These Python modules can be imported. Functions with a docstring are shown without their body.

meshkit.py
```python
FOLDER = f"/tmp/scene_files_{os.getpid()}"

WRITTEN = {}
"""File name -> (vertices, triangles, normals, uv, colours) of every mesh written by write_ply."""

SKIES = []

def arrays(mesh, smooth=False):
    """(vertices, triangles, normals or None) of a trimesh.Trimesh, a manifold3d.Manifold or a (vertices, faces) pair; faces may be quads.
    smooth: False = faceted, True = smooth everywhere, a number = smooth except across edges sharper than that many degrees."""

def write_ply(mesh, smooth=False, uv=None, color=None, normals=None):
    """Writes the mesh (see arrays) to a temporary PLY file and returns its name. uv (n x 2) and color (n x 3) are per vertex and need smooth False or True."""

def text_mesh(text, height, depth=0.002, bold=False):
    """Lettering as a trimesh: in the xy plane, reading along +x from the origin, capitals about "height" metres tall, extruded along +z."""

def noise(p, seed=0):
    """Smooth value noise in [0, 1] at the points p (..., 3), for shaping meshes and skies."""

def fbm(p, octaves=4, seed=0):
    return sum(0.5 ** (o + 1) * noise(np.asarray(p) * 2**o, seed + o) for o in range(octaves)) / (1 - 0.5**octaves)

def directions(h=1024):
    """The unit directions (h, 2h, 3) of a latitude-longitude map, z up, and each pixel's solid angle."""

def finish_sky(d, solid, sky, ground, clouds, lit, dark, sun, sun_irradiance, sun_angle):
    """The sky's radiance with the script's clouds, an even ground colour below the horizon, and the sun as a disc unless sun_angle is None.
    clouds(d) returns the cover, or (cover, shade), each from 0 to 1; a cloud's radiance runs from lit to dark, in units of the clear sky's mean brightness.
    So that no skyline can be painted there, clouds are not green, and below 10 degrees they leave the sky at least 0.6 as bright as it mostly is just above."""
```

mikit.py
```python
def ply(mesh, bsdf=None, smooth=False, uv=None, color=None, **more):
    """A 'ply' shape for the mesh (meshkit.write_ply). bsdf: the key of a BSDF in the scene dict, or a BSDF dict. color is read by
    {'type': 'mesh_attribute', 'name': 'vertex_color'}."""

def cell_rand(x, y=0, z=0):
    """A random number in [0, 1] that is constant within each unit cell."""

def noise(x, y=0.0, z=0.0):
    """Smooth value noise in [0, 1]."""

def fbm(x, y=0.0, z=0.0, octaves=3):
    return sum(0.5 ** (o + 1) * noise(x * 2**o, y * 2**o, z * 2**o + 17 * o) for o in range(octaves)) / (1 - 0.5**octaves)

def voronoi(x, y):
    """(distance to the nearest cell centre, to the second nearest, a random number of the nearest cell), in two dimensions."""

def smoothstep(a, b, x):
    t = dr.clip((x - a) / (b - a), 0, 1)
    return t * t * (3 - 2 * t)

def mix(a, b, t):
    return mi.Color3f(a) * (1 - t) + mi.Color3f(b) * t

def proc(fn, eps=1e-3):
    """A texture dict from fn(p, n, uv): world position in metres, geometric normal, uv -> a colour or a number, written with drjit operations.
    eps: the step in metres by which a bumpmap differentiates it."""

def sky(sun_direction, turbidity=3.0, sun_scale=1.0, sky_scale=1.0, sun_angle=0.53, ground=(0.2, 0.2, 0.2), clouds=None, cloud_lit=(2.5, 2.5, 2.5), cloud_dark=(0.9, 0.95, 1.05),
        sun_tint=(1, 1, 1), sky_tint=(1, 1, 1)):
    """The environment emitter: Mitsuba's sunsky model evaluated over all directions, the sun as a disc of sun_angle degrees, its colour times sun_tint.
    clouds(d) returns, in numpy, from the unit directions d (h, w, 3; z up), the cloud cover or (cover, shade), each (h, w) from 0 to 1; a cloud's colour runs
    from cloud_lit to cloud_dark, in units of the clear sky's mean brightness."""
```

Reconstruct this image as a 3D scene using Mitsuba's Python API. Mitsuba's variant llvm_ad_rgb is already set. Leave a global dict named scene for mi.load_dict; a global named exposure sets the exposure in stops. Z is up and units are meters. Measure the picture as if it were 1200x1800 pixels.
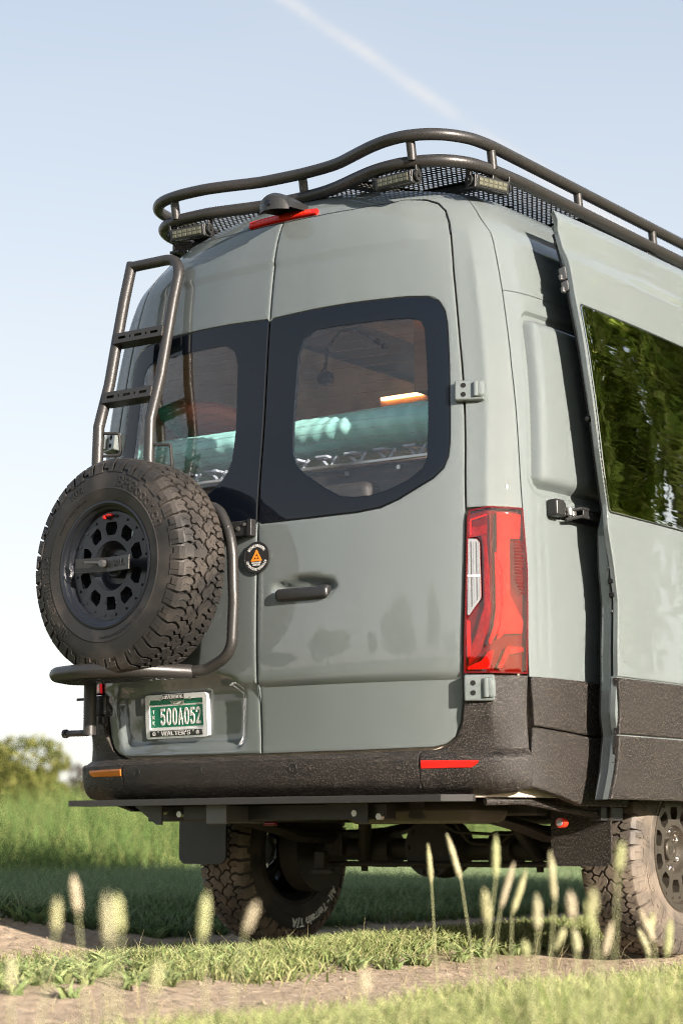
"""A grey-green camper van seen from behind on a farm track.  z up, metres; x = right across the van's tail, y = towards the van's nose."""
import math, random
import numpy as np, trimesh, shapely, mitsuba as mi, drjit as dr, mikit, meshkit, manifold3d
from shapely.geometry import Polygon, LineString, Point, box as sbox
from shapely.ops import unary_union
from scipy.interpolate import PchipInterpolator
from scipy.ndimage import gaussian_filter1d
from scipy.spatial import Delaunay
from mikit import noise, fbm, smoothstep, mix
T = mi.ScalarTransform4f
RNG = np.random.default_rng(11)
scene, labels = {}, {}

# ------------------------------------------------------------------ camera, sky, exposure
CAM = np.array([4.37494, -5.70040, 0.425874])
YAW, PITCH, ROLL = 0.6155, 0.155835, -0.0026
_fh = np.array([-math.sin(YAW), math.cos(YAW), 0.0])
_fw = _fh * math.cos(PITCH) + np.array([0, 0, math.sin(PITCH)])
_r0 = np.array([math.cos(YAW), math.sin(YAW), 0.0]); _u0 = np.cross(_r0, _fw)
_up = _u0 * math.cos(ROLL) - _r0 * math.sin(ROLL)
scene['camera'] = {'type': 'thinlens', 'fov': 18.605, 'fov_axis': 'x', 'aperture_radius': 0.0155, 'focus_distance': 7.25,
                   'near_clip': 0.1, 'far_clip': 2000.0,
                   'to_world': T().look_at(origin=CAM.tolist(), target=(CAM + _fw).tolist(), up=_up.tolist())}
EL, AZ = math.radians(16.5), math.radians(-16)
SUN = (math.cos(EL) * math.cos(AZ), math.cos(EL) * math.sin(AZ), math.sin(EL))


def _unit(v): return np.asarray(v, float) / np.linalg.norm(v)
TRAIL_A, TRAIL_B = _unit([-0.624, 0.636, 0.454]), _unit([-0.577, 0.707, 0.409])


def clouds(d):
    """One thin vapour trail climbing to the left, and a little thin cloud low on the left."""
    n = np.cross(TRAIL_A, TRAIL_B); n /= np.linalg.norm(n)
    e1 = TRAIL_B; e2 = np.cross(n, e1)
    off, along = d @ n, np.arctan2(d @ e2, d @ e1)
    wob = (meshkit.fbm(d * 60, 3, 5) - .5) * .002
    w = .0015 + .0011 * np.clip(np.abs(along) * 6, 0, 2)
    n3 = np.cross(_unit([-.780, .596, .190]), _unit([-.752, .632, .187])); n3 /= np.linalg.norm(n3)
    t3 = np.exp(-((d @ n3 + wob * 1.5) / .006) ** 2) * np.clip((-d[..., 0] - .70) * 8, 0, 1) * (d[..., 2] > .12)
    t = np.exp(-((off + wob) / w) ** 2) * np.clip(meshkit.fbm(d * 45, 4, 3) * 2.2 - .3, .25, 1) * (d @ e1 > 0)
    thin = np.clip((meshkit.fbm(d * np.array([5, 5, 16]), 5, 9) - .48) * 2.2, 0, 1) * np.clip(1.2 - d[..., 2] * 1.6, 0, 1)
    haze = .17 + .47 * np.exp(-(d[..., 2] / .36) ** 2)
    return np.clip(haze +   .42 * t + .16 * t3 + .12 * thin, 0, .92)


scene['sky'] = mikit.sky(SUN, turbidity=3.0, clouds=clouds, cloud_lit=(1.75, 1.66, 1.58), cloud_dark=(1.16, 1.08, 1.00), sky_tint=(.92, .80, .77), sun_scale=1.0, sun_tint=(1.0, 1.26, 2.15))
exposure = 3.42

# ------------------------------------------------------------------ materials
def rgb(*c): return {'type': 'rgb', 'value': [float(x) for x in c]}
def two(b): return {'type': 'twosided', 'bsdf': b}
def bsdf(name, d): scene['m_' + name] = d
def ref(n): return {'type': 'ref', 'id': 'm_' + n}


bsdf('paint', two({'type': 'plastic', 'int_ior': 1.7, 'nonlinear': True, 'diffuse_reflectance': mikit.proc(
    lambda p, n, uv: mi.Color3f(.348, .386, .382) * (.97 + .06 * fbm(p.x * 3, p.y * 3, p.z * 3)))}))
bsdf('black_glass', two({'type': 'plastic', 'int_ior': 1.46, 'diffuse_reflectance': rgb(.004, .006, .010)}))
bsdf('film_glass', two({'type': 'bumpmap', 'arbitrary': mikit.proc(
    lambda p, n, uv: noise(p.y * 5, p.z * 30) + .6 * noise(p.y * 11 + 7, p.z * 70, 3.), eps=.003), 'scale': .0003,
    'bsdf': {'type': 'conductor', 'material': 'none', 'specular_reflectance': rgb(.80, .80, .76)}}))
bsdf('clear_glass', {'type': 'thindielectric', 'int_ior': 1.5, 'specular_transmittance': rgb(.97, .97, .97)})
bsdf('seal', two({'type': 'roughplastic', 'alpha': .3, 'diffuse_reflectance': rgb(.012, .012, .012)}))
bsdf('dark_void', two({'type': 'diffuse', 'reflectance': rgb(.02, .02, .02)}))
bsdf('liner', two({'type': 'bumpmap', 'arbitrary': mikit.proc(
    lambda p, n, uv: noise(p.x * 420 + p.y * 90, p.y * 420, p.z * 420), eps=.0007), 'scale': .0016,
    'bsdf': {'type': 'principled', 'base_color': mikit.proc(lambda p, n, uv: mix(mi.Color3f(.011, .0095, .0085), mi.Color3f(.34, .29, .24),
             smoothstep(.80, .98, mikit.cell_rand(p.x * 430 + p.y * 100, p.y * 430, p.z * 430)) * .55)), 'roughness': .52, 'specular': .32}}))  # pale speckles in the colour paint the sun glints of the coating
bsdf('powder', two({'type': 'bumpmap', 'arbitrary': mikit.proc(lambda p, n, uv: noise(p.x * 700, p.y * 700, p.z * 700), eps=.0005), 'scale': .00012,
    'bsdf': {'type': 'principled', 'base_color': rgb(.023, .0215, .020), 'roughness': .40, 'specular': .55}}))
bsdf('black_plastic', two({'type': 'principled', 'base_color': rgb(.02, .02, .02), 'roughness': .35, 'specular': .5}))
bsdf('grey_steel', two({'type': 'principled', 'base_color': rgb(.13, .13, .13), 'roughness': .4, 'metallic': .6}))
bsdf('zinc', two({'type': 'principled', 'base_color': rgb(.55, .54, .5), 'roughness': .3, 'metallic': .9}))
bsdf('chrome', two({'type': 'roughconductor', 'material': 'Al', 'alpha': .08}))
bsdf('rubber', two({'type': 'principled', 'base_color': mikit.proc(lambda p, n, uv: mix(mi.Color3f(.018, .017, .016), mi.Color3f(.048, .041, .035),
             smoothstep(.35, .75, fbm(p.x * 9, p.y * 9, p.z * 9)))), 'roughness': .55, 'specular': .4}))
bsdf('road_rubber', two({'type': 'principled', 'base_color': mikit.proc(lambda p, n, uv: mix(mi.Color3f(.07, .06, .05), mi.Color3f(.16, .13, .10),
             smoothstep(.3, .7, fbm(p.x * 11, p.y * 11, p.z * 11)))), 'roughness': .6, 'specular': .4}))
bsdf('white_rubber', two({'type': 'principled', 'base_color': rgb(.78, .82, .80), 'roughness': .6}))
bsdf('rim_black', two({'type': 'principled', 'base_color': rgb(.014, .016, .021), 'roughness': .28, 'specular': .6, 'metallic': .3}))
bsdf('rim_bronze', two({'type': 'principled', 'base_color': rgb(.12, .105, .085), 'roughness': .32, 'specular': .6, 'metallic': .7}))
bsdf('red_lens', two({'type': 'plastic', 'int_ior': 1.5, 'diffuse_reflectance': rgb(.55, .012, .008)}))
bsdf('red_dark', two({'type': 'plastic', 'int_ior': 1.42, 'diffuse_reflectance': rgb(.105, .003, .004)}))
bsdf('red_mid', two({'type': 'plastic', 'int_ior': 1.5, 'diffuse_reflectance': mikit.proc(lambda p, n, uv: mix(mi.Color3f(.17, .004, .004), mi.Color3f(.27, .006, .005), noise(p.z * 90, p.x * 160)))}))
bsdf('wire', two({'type': 'diffuse', 'reflectance': rgb(.09, .045, .035)}))
bsdf('red_bright', two({'type': 'plastic', 'int_ior': 1.5, 'diffuse_reflectance': mikit.proc(lambda p, n, uv: mix(mi.Color3f(.72, .055, .022), mi.Color3f(.60, .022, .010), noise(p.z * 22, p.x * 20)))}))
bsdf('amber', two({'type': 'plastic', 'int_ior': 1.5, 'diffuse_reflectance': rgb(.55, .16, .02)}))
bsdf('clear_lens', two({'type': 'plastic', 'int_ior': 1.5, 'diffuse_reflectance': rgb(.23, .24, .25)}))
bsdf('lamp_lens', two({'type': 'plastic', 'int_ior': 1.5, 'diffuse_reflectance': rgb(.06, .06, .042)}))
bsdf('lamp_led', two({'type': 'plastic', 'int_ior': 1.5, 'diffuse_reflectance': rgb(.11, .11, .075)}))
bsdf('plate_green', two({'type': 'roughplastic', 'alpha': .15, 'diffuse_reflectance': rgb(.012, .25, .14)}))
bsdf('plate_white', two({'type': 'roughplastic', 'alpha': .2, 'diffuse_reflectance': rgb(.82, .82, .79)}))
bsdf('frame_silver', two({'type': 'principled', 'base_color': rgb(.78, .80, .82), 'roughness': .28, 'metallic': .35}))
bsdf('red_glass', {'type': 'thindielectric', 'int_ior': 1.5, 'specular_transmittance': rgb(.96, .34, .30)})
bsdf('red_black', two({'type': 'plastic', 'int_ior': 1.42, 'diffuse_reflectance': rgb(.03, .002, .002)}))
bsdf('orange_ink', two({'type': 'diffuse', 'reflectance': rgb(.85, .25, .03)}))
bsdf('white_ink', two({'type': 'diffuse', 'reflectance': rgb(.6, .6, .58)}))
bsdf('felt', two({'type': 'diffuse', 'reflectance': mikit.proc(lambda p, n, uv: mi.Color3f(.56, .48, .40) * (.75 + .5 * noise(p.x * 12, p.y * 12, p.z * 12)))}))
bsdf('wood', two({'type': 'principled', 'base_color': mikit.proc(lambda p, n, uv: mix(mi.Color3f(.42, .22, .09), mi.Color3f(.30, .14, .05), fbm(p.x * 4, p.y * 4, p.z * 60))), 'roughness': .45}))
bsdf('teal_cloth', two({'type': 'principled', 'base_color': mikit.proc(lambda p, n, uv: mix(mi.Color3f(.27, .62, .58), mi.Color3f(.36, .70, .66), noise(p.x * 25, p.z * 8))), 'roughness': .55, 'sheen': .4}))
bsdf('sunset_cloth', two({'type': 'principled', 'base_color': mikit.proc(lambda p, n, uv: mix(mi.Color3f(.06, .38, .30), mi.Color3f(.55, .16, .09), smoothstep(-.80, -.62, p.x))), 'roughness': .7}))
bsdf('bed_white', two({'type': 'principled', 'base_color': rgb(.34, .38, .45), 'roughness': .4}))
bsdf('led', {'type': 'diffuse', 'reflectance': rgb(.8, .7, .5)})
bsdf('underbody', two({'type': 'principled', 'base_color': mikit.proc(lambda p, n, uv: mix(mi.Color3f(.012, .011, .010), mi.Color3f(.038, .030, .023), fbm(p.x * 8, p.y * 8, p.z * 8))), 'roughness': .6}))
bsdf('muffler', two({'type': 'principled', 'base_color': rgb(.075, .062, .046), 'roughness': .45, 'metallic': .2}))


def ground_colour(p, n, uv):
    dirt = mix(mi.Color3f(.36, .285, .205), mi.Color3f(.27, .212, .155), fbm(p.x * 3, p.y * 3, 0, 4))
    dirt = mix(dirt, mi.Color3f(.40, .34, .27), smoothstep(.62, .8, noise(p.x * 55, p.y * 55)) * .35)
    dirt = mix(dirt, mi.Color3f(.13, .10, .07), smoothstep(.7, .85, noise(p.x * 80 + 9, p.y * 80)) * .35)
    soil = mix(mi.Color3f(.085, .10, .038), mi.Color3f(.15, .165, .062), fbm(p.x * 6, p.y * 6))
    wob = (fbm(p.x * 2.2 + 5, p.y * 2.2, 0, 3) - .5) * .5
    x = p.x + wob
    g = dr.maximum(smoothstep(-1.55, -1.85, x), smoothstep(1.55, 1.8, x))
    hump = smoothstep(-.42, -.25, x) * smoothstep(.42, .22, x)
    return mix(dirt, soil, dr.maximum(g, hump * .5))


bsdf('ground', two({'type': 'bumpmap', 'arbitrary': mikit.proc(lambda p, n, uv: fbm(p.x * 30, p.y * 30, 0, 4), eps=.004), 'scale': .02,
     'bsdf': {'type': 'diffuse', 'reflectance': mikit.proc(ground_colour)}}))
bsdf('stone', two({'type': 'diffuse', 'reflectance': mikit.proc(lambda p, n, uv: mix(mi.Color3f(.30, .245, .18), mi.Color3f(.17, .135, .10), noise(p.x * 60, p.y * 60)))}))
bsdf('grass', {'type': 'principledthin', 'base_color': {'type': 'mesh_attribute', 'name': 'vertex_color'}, 'roughness': .55, 'diff_trans': .75, 'spec_trans': 0.0})
bsdf('leaf', {'type': 'principledthin', 'base_color': {'type': 'mesh_attribute', 'name': 'vertex_color'}, 'roughness': .5, 'diff_trans': 1.15, 'spec_trans': 0.0})
bsdf('bark', two({'type': 'diffuse', 'reflectance': mikit.proc(lambda p, n, uv: mi.Color3f(.12, .09, .065) * (.6 + .8 * noise(p.x * 20, p.y * 20, p.z * 4)))}))

# ------------------------------------------------------------------ helpers
def add(key, mesh, mat, smooth=30, **more):
    k, n = key, 0
    while k in scene:
        n += 1; k = f'{key}_{n:03d}'
    scene[k] = mikit.ply(mesh, 'm_' + mat, smooth, **more)
    return k


def tag(k, label=None, category=None, group=None, kind=None):
    labels[k] = {a: b for a, b in dict(label=label, category=category, group=group, kind=kind).items() if b}
    return k


def cat(*m): return trimesh.util.concatenate([x for x in m if x is not None and len(x.faces)])
def tm(man):
    m = man.to_mesh(); return trimesh.Trimesh(m.vert_properties[:, :3], m.tri_verts, process=False)


def hull(pts): return trimesh.Trimesh(*(lambda h: (h.vertices, h.faces))(trimesh.convex.convex_hull(np.asarray(pts, float))), process=False)


def rbox(size, r=.004, c=(0, 0, 0), n=8):
    """A box with rounded edges."""
    s = np.asarray(size, float) / 2; r = min(r, s.min() * .98)
    ball = manifold3d.Manifold.sphere(r, n)
    m = manifold3d.Manifold.batch_hull([ball.translate(((s - r) * np.array(q)).tolist()) for q in np.ndindex(2, 2, 2) for q in [np.array(q) * 2 - 1]])
    t = tm(m); t.apply_translation(c); return t


def rot(mesh, ang, axis, point=(0, 0, 0)):
    mesh = mesh.copy(); mesh.apply_transform(trimesh.transformations.rotation_matrix(math.radians(ang), axis, point)); return mesh


def move(mesh, d):
    mesh = mesh.copy(); mesh.apply_translation(d); return mesh


def fillet(P, R, n=7):
    """A polyline with its inner corners rounded by arcs of radius R (a number or one per corner)."""
    P = [np.asarray(p, float) for p in P]; out = [P[0]]
    R = [R] * (len(P) - 2) if np.isscalar(R) else R
    for i in range(1, len(P) - 1):
        a, b = P[i - 1] - P[i], P[i + 1] - P[i]; la, lb = np.linalg.norm(a), np.linalg.norm(b); a, b = a / la, b / lb
        ang = math.acos(np.clip(a @ b, -1, 1)); t = min(R[i - 1] / max(math.tan(ang / 2), 1e-6), la * .49, lb * .49)
        p, q = P[i] + a * t, P[i] + b * t
        out += [(1 - u) ** 2 * p + 2 * u * (1 - u) * P[i] + u * u * q for u in np.linspace(0, 1, n)]
    return np.array(out + [P[-1]])


def tube(P, r, n=16, closed=False, cap=True):
    """A round tube along the polyline P; r is a number or one radius per point."""
    P = np.asarray(P, float); keep = np.r_[True, np.linalg.norm(np.diff(P, axis=0), axis=1) > 1e-6]; P = P[keep]
    r = np.full(len(P), r) if np.isscalar(r) else np.asarray(r)[keep]
    d = np.gradient(P, axis=0) if not closed else np.roll(P, -1, 0) - np.roll(P, 1, 0)
    d /= np.linalg.norm(d, axis=1, keepdims=True)
    x = np.cross(d[0], [0, 0, 1.0] if abs(d[0][2]) < .9 else [1.0, 0, 0]); x /= np.linalg.norm(x)
    a = np.arange(n) * 2 * np.pi / n; V = []
    for i in range(len(P)):
        x = x - d[i] * (x @ d[i]); x /= np.linalg.norm(x); y = np.cross(d[i], x)
        V.append(P[i] + r[i] * (np.cos(a)[:, None] * x + np.sin(a)[:, None] * y))
    V = np.vstack(V); F = []; m = len(P)
    for i in range(m if closed else m - 1):
        j = (i + 1) % m
        for k in range(n):
            l = (k + 1) % n; F += [(i * n + k, i * n + l, j * n + l), (i * n + k, j * n + l, j * n + k)]
    if cap and not closed:
        V = np.vstack([V, P[0], P[-1]])
        F += [(len(V) - 2, (k + 1) % n, k) for k in range(n)] + [(len(V) - 1, (m - 1) * n + k, (m - 1) * n + (k + 1) % n) for k in range(n)]
    return trimesh.Trimesh(V, np.array(F), process=False)


def revolve(prof, n=48, a0=0., a1=2 * math.pi):
    """Profile of (radius, height along y) turned round the y axis."""
    prof = np.asarray(prof, float); a = np.linspace(a0, a1, n + 1); m = len(prof)
    V = np.stack([prof[None, :, 0] * np.cos(a)[:, None], np.repeat(prof[None, :, 1], n + 1, 0), prof[None, :, 0] * np.sin(a)[:, None]], -1).reshape(-1, 3)
    F = []
    for i in range(n):
        for k in range(m - 1):
            p, q = i * m + k, (i + 1) * m + k; F += [(p, p + 1, q + 1), (p, q + 1, q)]
    t = trimesh.Trimesh(V, np.array(F), process=False); t.merge_vertices(); return t


def extr(poly, h, z0=0.):
    """shapely shape -> solid from z0 to z0 + h."""
    parts = [trimesh.creation.extrude_polygon(g, h, engine='earcut') for g in getattr(poly, 'geoms', [poly]) if g.area > 1e-9]
    t = cat(*parts); t.apply_translation([0, 0, z0]); return t


def upright(mesh):
    """xy drawing extruded along z -> standing in the xz plane, its front towards -y."""
    m = mesh.copy(); v = m.vertices.copy(); m.vertices = np.stack([v[:, 0], -v[:, 2], v[:, 1]], 1); return m


def rrect(x0, y0, x1, y1, r, q=6): return sbox(x0 + r, y0 + r, x1 - r, y1 - r).buffer(r, quad_segs=q)
from scipy.interpolate import PchipInterpolator
from scipy.ndimage import gaussian_filter1d
def _plan():
    P=np.array([(-.2,.004),(0,0),(.2,.004),(.4,.02),(.6,.052),(.757,.092),(.84,.13),(.905,.182),(.945,.25),(.966,.36),(.976,.55),(.985,1.0),(.985,2),(.985,5.2)],float)
    t=np.r_[0,np.cumsum(np.hypot(*np.diff(P,axis=0).T))]
    tt=np.arange(0,t[-1],.004)
    x=PchipInterpolator(t,P[:,0])(tt);y=PchipInterpolator(t,P[:,1])(tt)
    x=gaussian_filter1d(x,7,mode='nearest');y=gaussian_filter1d(y,7,mode='nearest')
    k=np.argmin(abs(x)); x[k]=0
    x,y=x[k:],y[k:];y=y-y[0]
    s=np.r_[0,np.cumsum(np.hypot(np.diff(x),np.diff(y)))]
    return s,x,y
PS,PX,PY=_plan()
def _tab(T,sig=6):
    T=np.array(T,float);z=np.arange(.2,3.0,.005);f=PchipInterpolator(T[:,0],T[:,1],extrapolate=True)
    return z,gaussian_filter1d(f(np.clip(z,T[0,0],T[-1,0])),sig,mode='nearest')
KZ,KV=_tab([(.2,1.0),(.9,1.0),(1.15,1.0),(1.5,.992),(1.7,.984),(1.98,.963),(2.25,.92),(2.45,.872),(2.6,.815),(2.68,.77),(2.74,.70),(2.78,.6)])
LZ,LV=_tab([(.2,0),(.7,0),(.95,-.012),(1.1,-.018),(1.53,-.010),(1.88,.024),(2.26,.055),(2.43,.077),(2.55,.104),(2.61,.126),(2.67,.164),(2.70,.188),(2.74,.245),(2.775,.34)])
def S(s,v,off=0.):
    s=np.asarray(s,float);v=np.asarray(v,float)
    def P(s,v):
        a=abs(s);x=np.interp(a,PS,PX);y=np.interp(a,PS,PY)
        k=np.interp(v,KZ,KV);l=np.interp(v,LZ,LV)
        g=1-np.clip((a-.8)/.9,0,1);g=g*g*(3-2*g)
        X=np.sign(s)*x*k*(1+.02*(s<0)*np.clip((a-.5)/.3,0,1))-.006
        h=np.clip((v-2.45)/.25,0,1);h=h*h*(3-2*h)
        return np.stack([X,y+l*g,v-.13*X*X*h],-1)
    p=P(s,v)
    if np.all(np.asarray(off)==0): return p
    e=.006
    du=P(s+e,v)-P(s-e,v);dv=P(s,v+e)-P(s,v-e)
    n=np.cross(du,dv);n/=np.linalg.norm(n,axis=-1,keepdims=True)+1e-12
    return p+n*np.asarray(off)[...,None]


def resample(ring, h):
    L = LineString(ring); c = np.asarray(ring)[:-1]; out = []
    for a, b in zip(c, np.roll(c, -1, 0)):
        k = max(1, int(math.ceil(np.linalg.norm(b - a) / h)))
        out += [a + (b - a) * i / k for i in range(k)]
    return np.array(out)


def smoothed(poly, r):
    """Rounds the corners of a traced outline."""
    p = poly.buffer(r, quad_segs=5).buffer(-2 * r, quad_segs=5).buffer(r, quad_segs=5).simplify(.0005)
    return max(p.geoms, key=lambda q: q.area) if hasattr(p, 'geoms') else p


def panel(poly, off=0., depth=.018, er=.006, h=.022, sheet=False, surf=S):
    """A body panel: the region poly of the (s, v) chart laid on the body surface at the offset off (a number or a function), with rounded rims and turned-in edges."""
    poly = Polygon(poly) if not hasattr(poly, 'exterior') else poly
    fn = off if callable(off) else (lambda s, v: np.full(np.shape(s), float(off)))
    if sheet: er = 0
    rings = [poly.exterior] + list(poly.interiors)
    bpts = [resample(np.array(r.coords), h * .8) for r in rings]
    pts = list(np.vstack(bpts))
    if er:
        for q in (.3, 1.0):
            inner = poly.buffer(-er * q, join_style='mitre')
            for g in getattr(inner, 'geoms', [inner]):
                if g.is_empty: continue
                for r in [g.exterior] + list(g.interiors): pts += list(resample(np.array(r.coords), h * .8))
    core = poly.buffer(-(er + h * .45))
    x0, y0, x1, y1 = poly.bounds
    gx, gy = np.meshgrid(np.arange(x0, x1, h), np.arange(y0, y1, h)); gx = gx + (np.arange(gx.shape[0]) % 2)[:, None] * h / 2
    shapely.prepare(core)
    g = np.stack([gx.ravel(), gy.ravel()], 1); g = g[shapely.contains_xy(core, g[:, 0], g[:, 1])]
    P = np.vstack([np.array(pts), g]); P = P + (np.arange(len(P)) % 7 - 3)[:, None] * 1e-7
    tri = Delaunay(P).simplices; c = P[tri].mean(1)
    big = poly.buffer(1e-6); shapely.prepare(big); tri = tri[shapely.contains_xy(big, c[:, 0], c[:, 1])]
    A = P[tri]; ar = np.cross(A[:, 1] - A[:, 0], A[:, 2] - A[:, 0]); tri = np.where((ar < 0)[:, None], tri[:, ::-1], tri)[abs(ar) > 1e-9]
    d = fn(P[:, 0], P[:, 1])
    if er:
        dist = shapely.distance(shapely.points(P), poly.boundary); t = np.clip(dist / er, 0, 1)
        d = d - er * .7 * (1 - np.sqrt(np.clip(1 - (1 - t) ** 2, 0, 1)))
    V = surf(P[:, 0], P[:, 1], d)
    if sheet or not depth: return trimesh.Trimesh(V, tri, process=False)
    F = [tri]; V = [V]; n0, base = len(P), 0
    for b in bpts:
        k = len(b); idx = np.arange(base, base + k); low = surf(b[:, 0], b[:, 1], d[idx] - depth)
        V.append(low); nb = n0 + np.arange(k); j = np.roll(np.arange(k), -1)
        F += [np.stack([idx, nb, nb[j]], 1), np.stack([idx, nb[j], idx[j]], 1)]; n0 += k; base += k
    return trimesh.Trimesh(np.vstack(V), np.vstack(F), process=False)


def mirror(poly): return [(-a, b) for a, b in poly][::-1]
def sm(a, b, x): t = np.clip((x - a) / (b - a), 0, 1); return t * t * (3 - 2 * t)

# ------------------------------------------------------------------ the van: body
V = 'camper_van'
tag(V, 'tall grey-green camper van with black roof rack and spare tyre on its rear door', 'van')

DOOR = [(.003, .716), (.40, .718), (.67, .723), (.712, .733), (.745, .757), (.766, .802), (.776, .87), (.780, .958), (.790, 1.21), (.800, 1.47), (.798, 1.72), (.792, 1.957),
        (.788, 2.09), (.789, 2.34), (.800, 2.57), (.793, 2.635), (.765, 2.672), (.715, 2.686), (.608, 2.680), (.515, 2.660), (.356, 2.643), (.18, 2.633), (.003, 2.630)]
GLASS = [(.006, 1.514), (.232, 1.515), (.409, 1.519), (.50, 1.529), (.566, 1.553), (.690, 1.617), (.725, 1.649), (.741, 1.690), (.745, 1.735), (.744, 1.90), (.749, 2.16), (.744, 2.205), (.725, 2.240),
         (.687, 2.258), (.60, 2.265), (.365, 2.267), (.200, 2.264), (.006, 2.256)]
CLEAR = [(.144, 2.108), (.137, 2.0), (.131, 1.868), (.136, 1.760), (.150, 1.715), (.180, 1.682), (.279, 1.615), (.345, 1.580), (.398, 1.572), (.465, 1.574), (.529, 1.588), (.601, 1.616), (.654, 1.653), (.667, 1.690),
         (.668, 1.816), (.667, 1.99), (.665, 2.145), (.650, 2.177), (.605, 2.188), (.467, 2.191), (.311, 2.191), (.214, 2.188), (.164, 2.160)]
HANDLE = (.20, 1.262)
RECESS = smoothed(Polygon([(-.735, .965), (-.715, .85), (-.695, .74), (-.38, .735), (-.075, .735), (-.062, .918), (-.066, .955), (-.10, .990), (-.186, 1.012), (-.60, 1.012), (-.70, .995)]), .045)


def ridge(s): return .011 * np.exp(-np.abs(np.abs(s) - .872) / .028)


def door_off(side):
    def fn(s, v):
        d = -.016 * sm(.962, .944, v)
        d = d + .0065 * sm(2.463, 2.471, v) * sm(.76, .60, abs(s))
        if side > 0:
            q = np.hypot((s - HANDLE[0]) / .135, (v - HANDLE[1] - .012) / .034)
            d = d - .024 * sm(1.04, .70, q)
        else:
            pts = shapely.points(np.stack([s, v], 1)); ins = shapely.contains(RECESS, pts); dist = shapely.distance(pts, RECESS.exterior)
            w = np.where(v > .93, .055, .028)
            dd = np.where(v > .944, 0, .016) * 0
            d = d - np.where(ins, (.026 + .015 * np.clip(v - .74, 0, .2)) * sm(0, 1, np.clip(dist / w, 0, 1)), 0) + dd
        return d
    return fn


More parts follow.
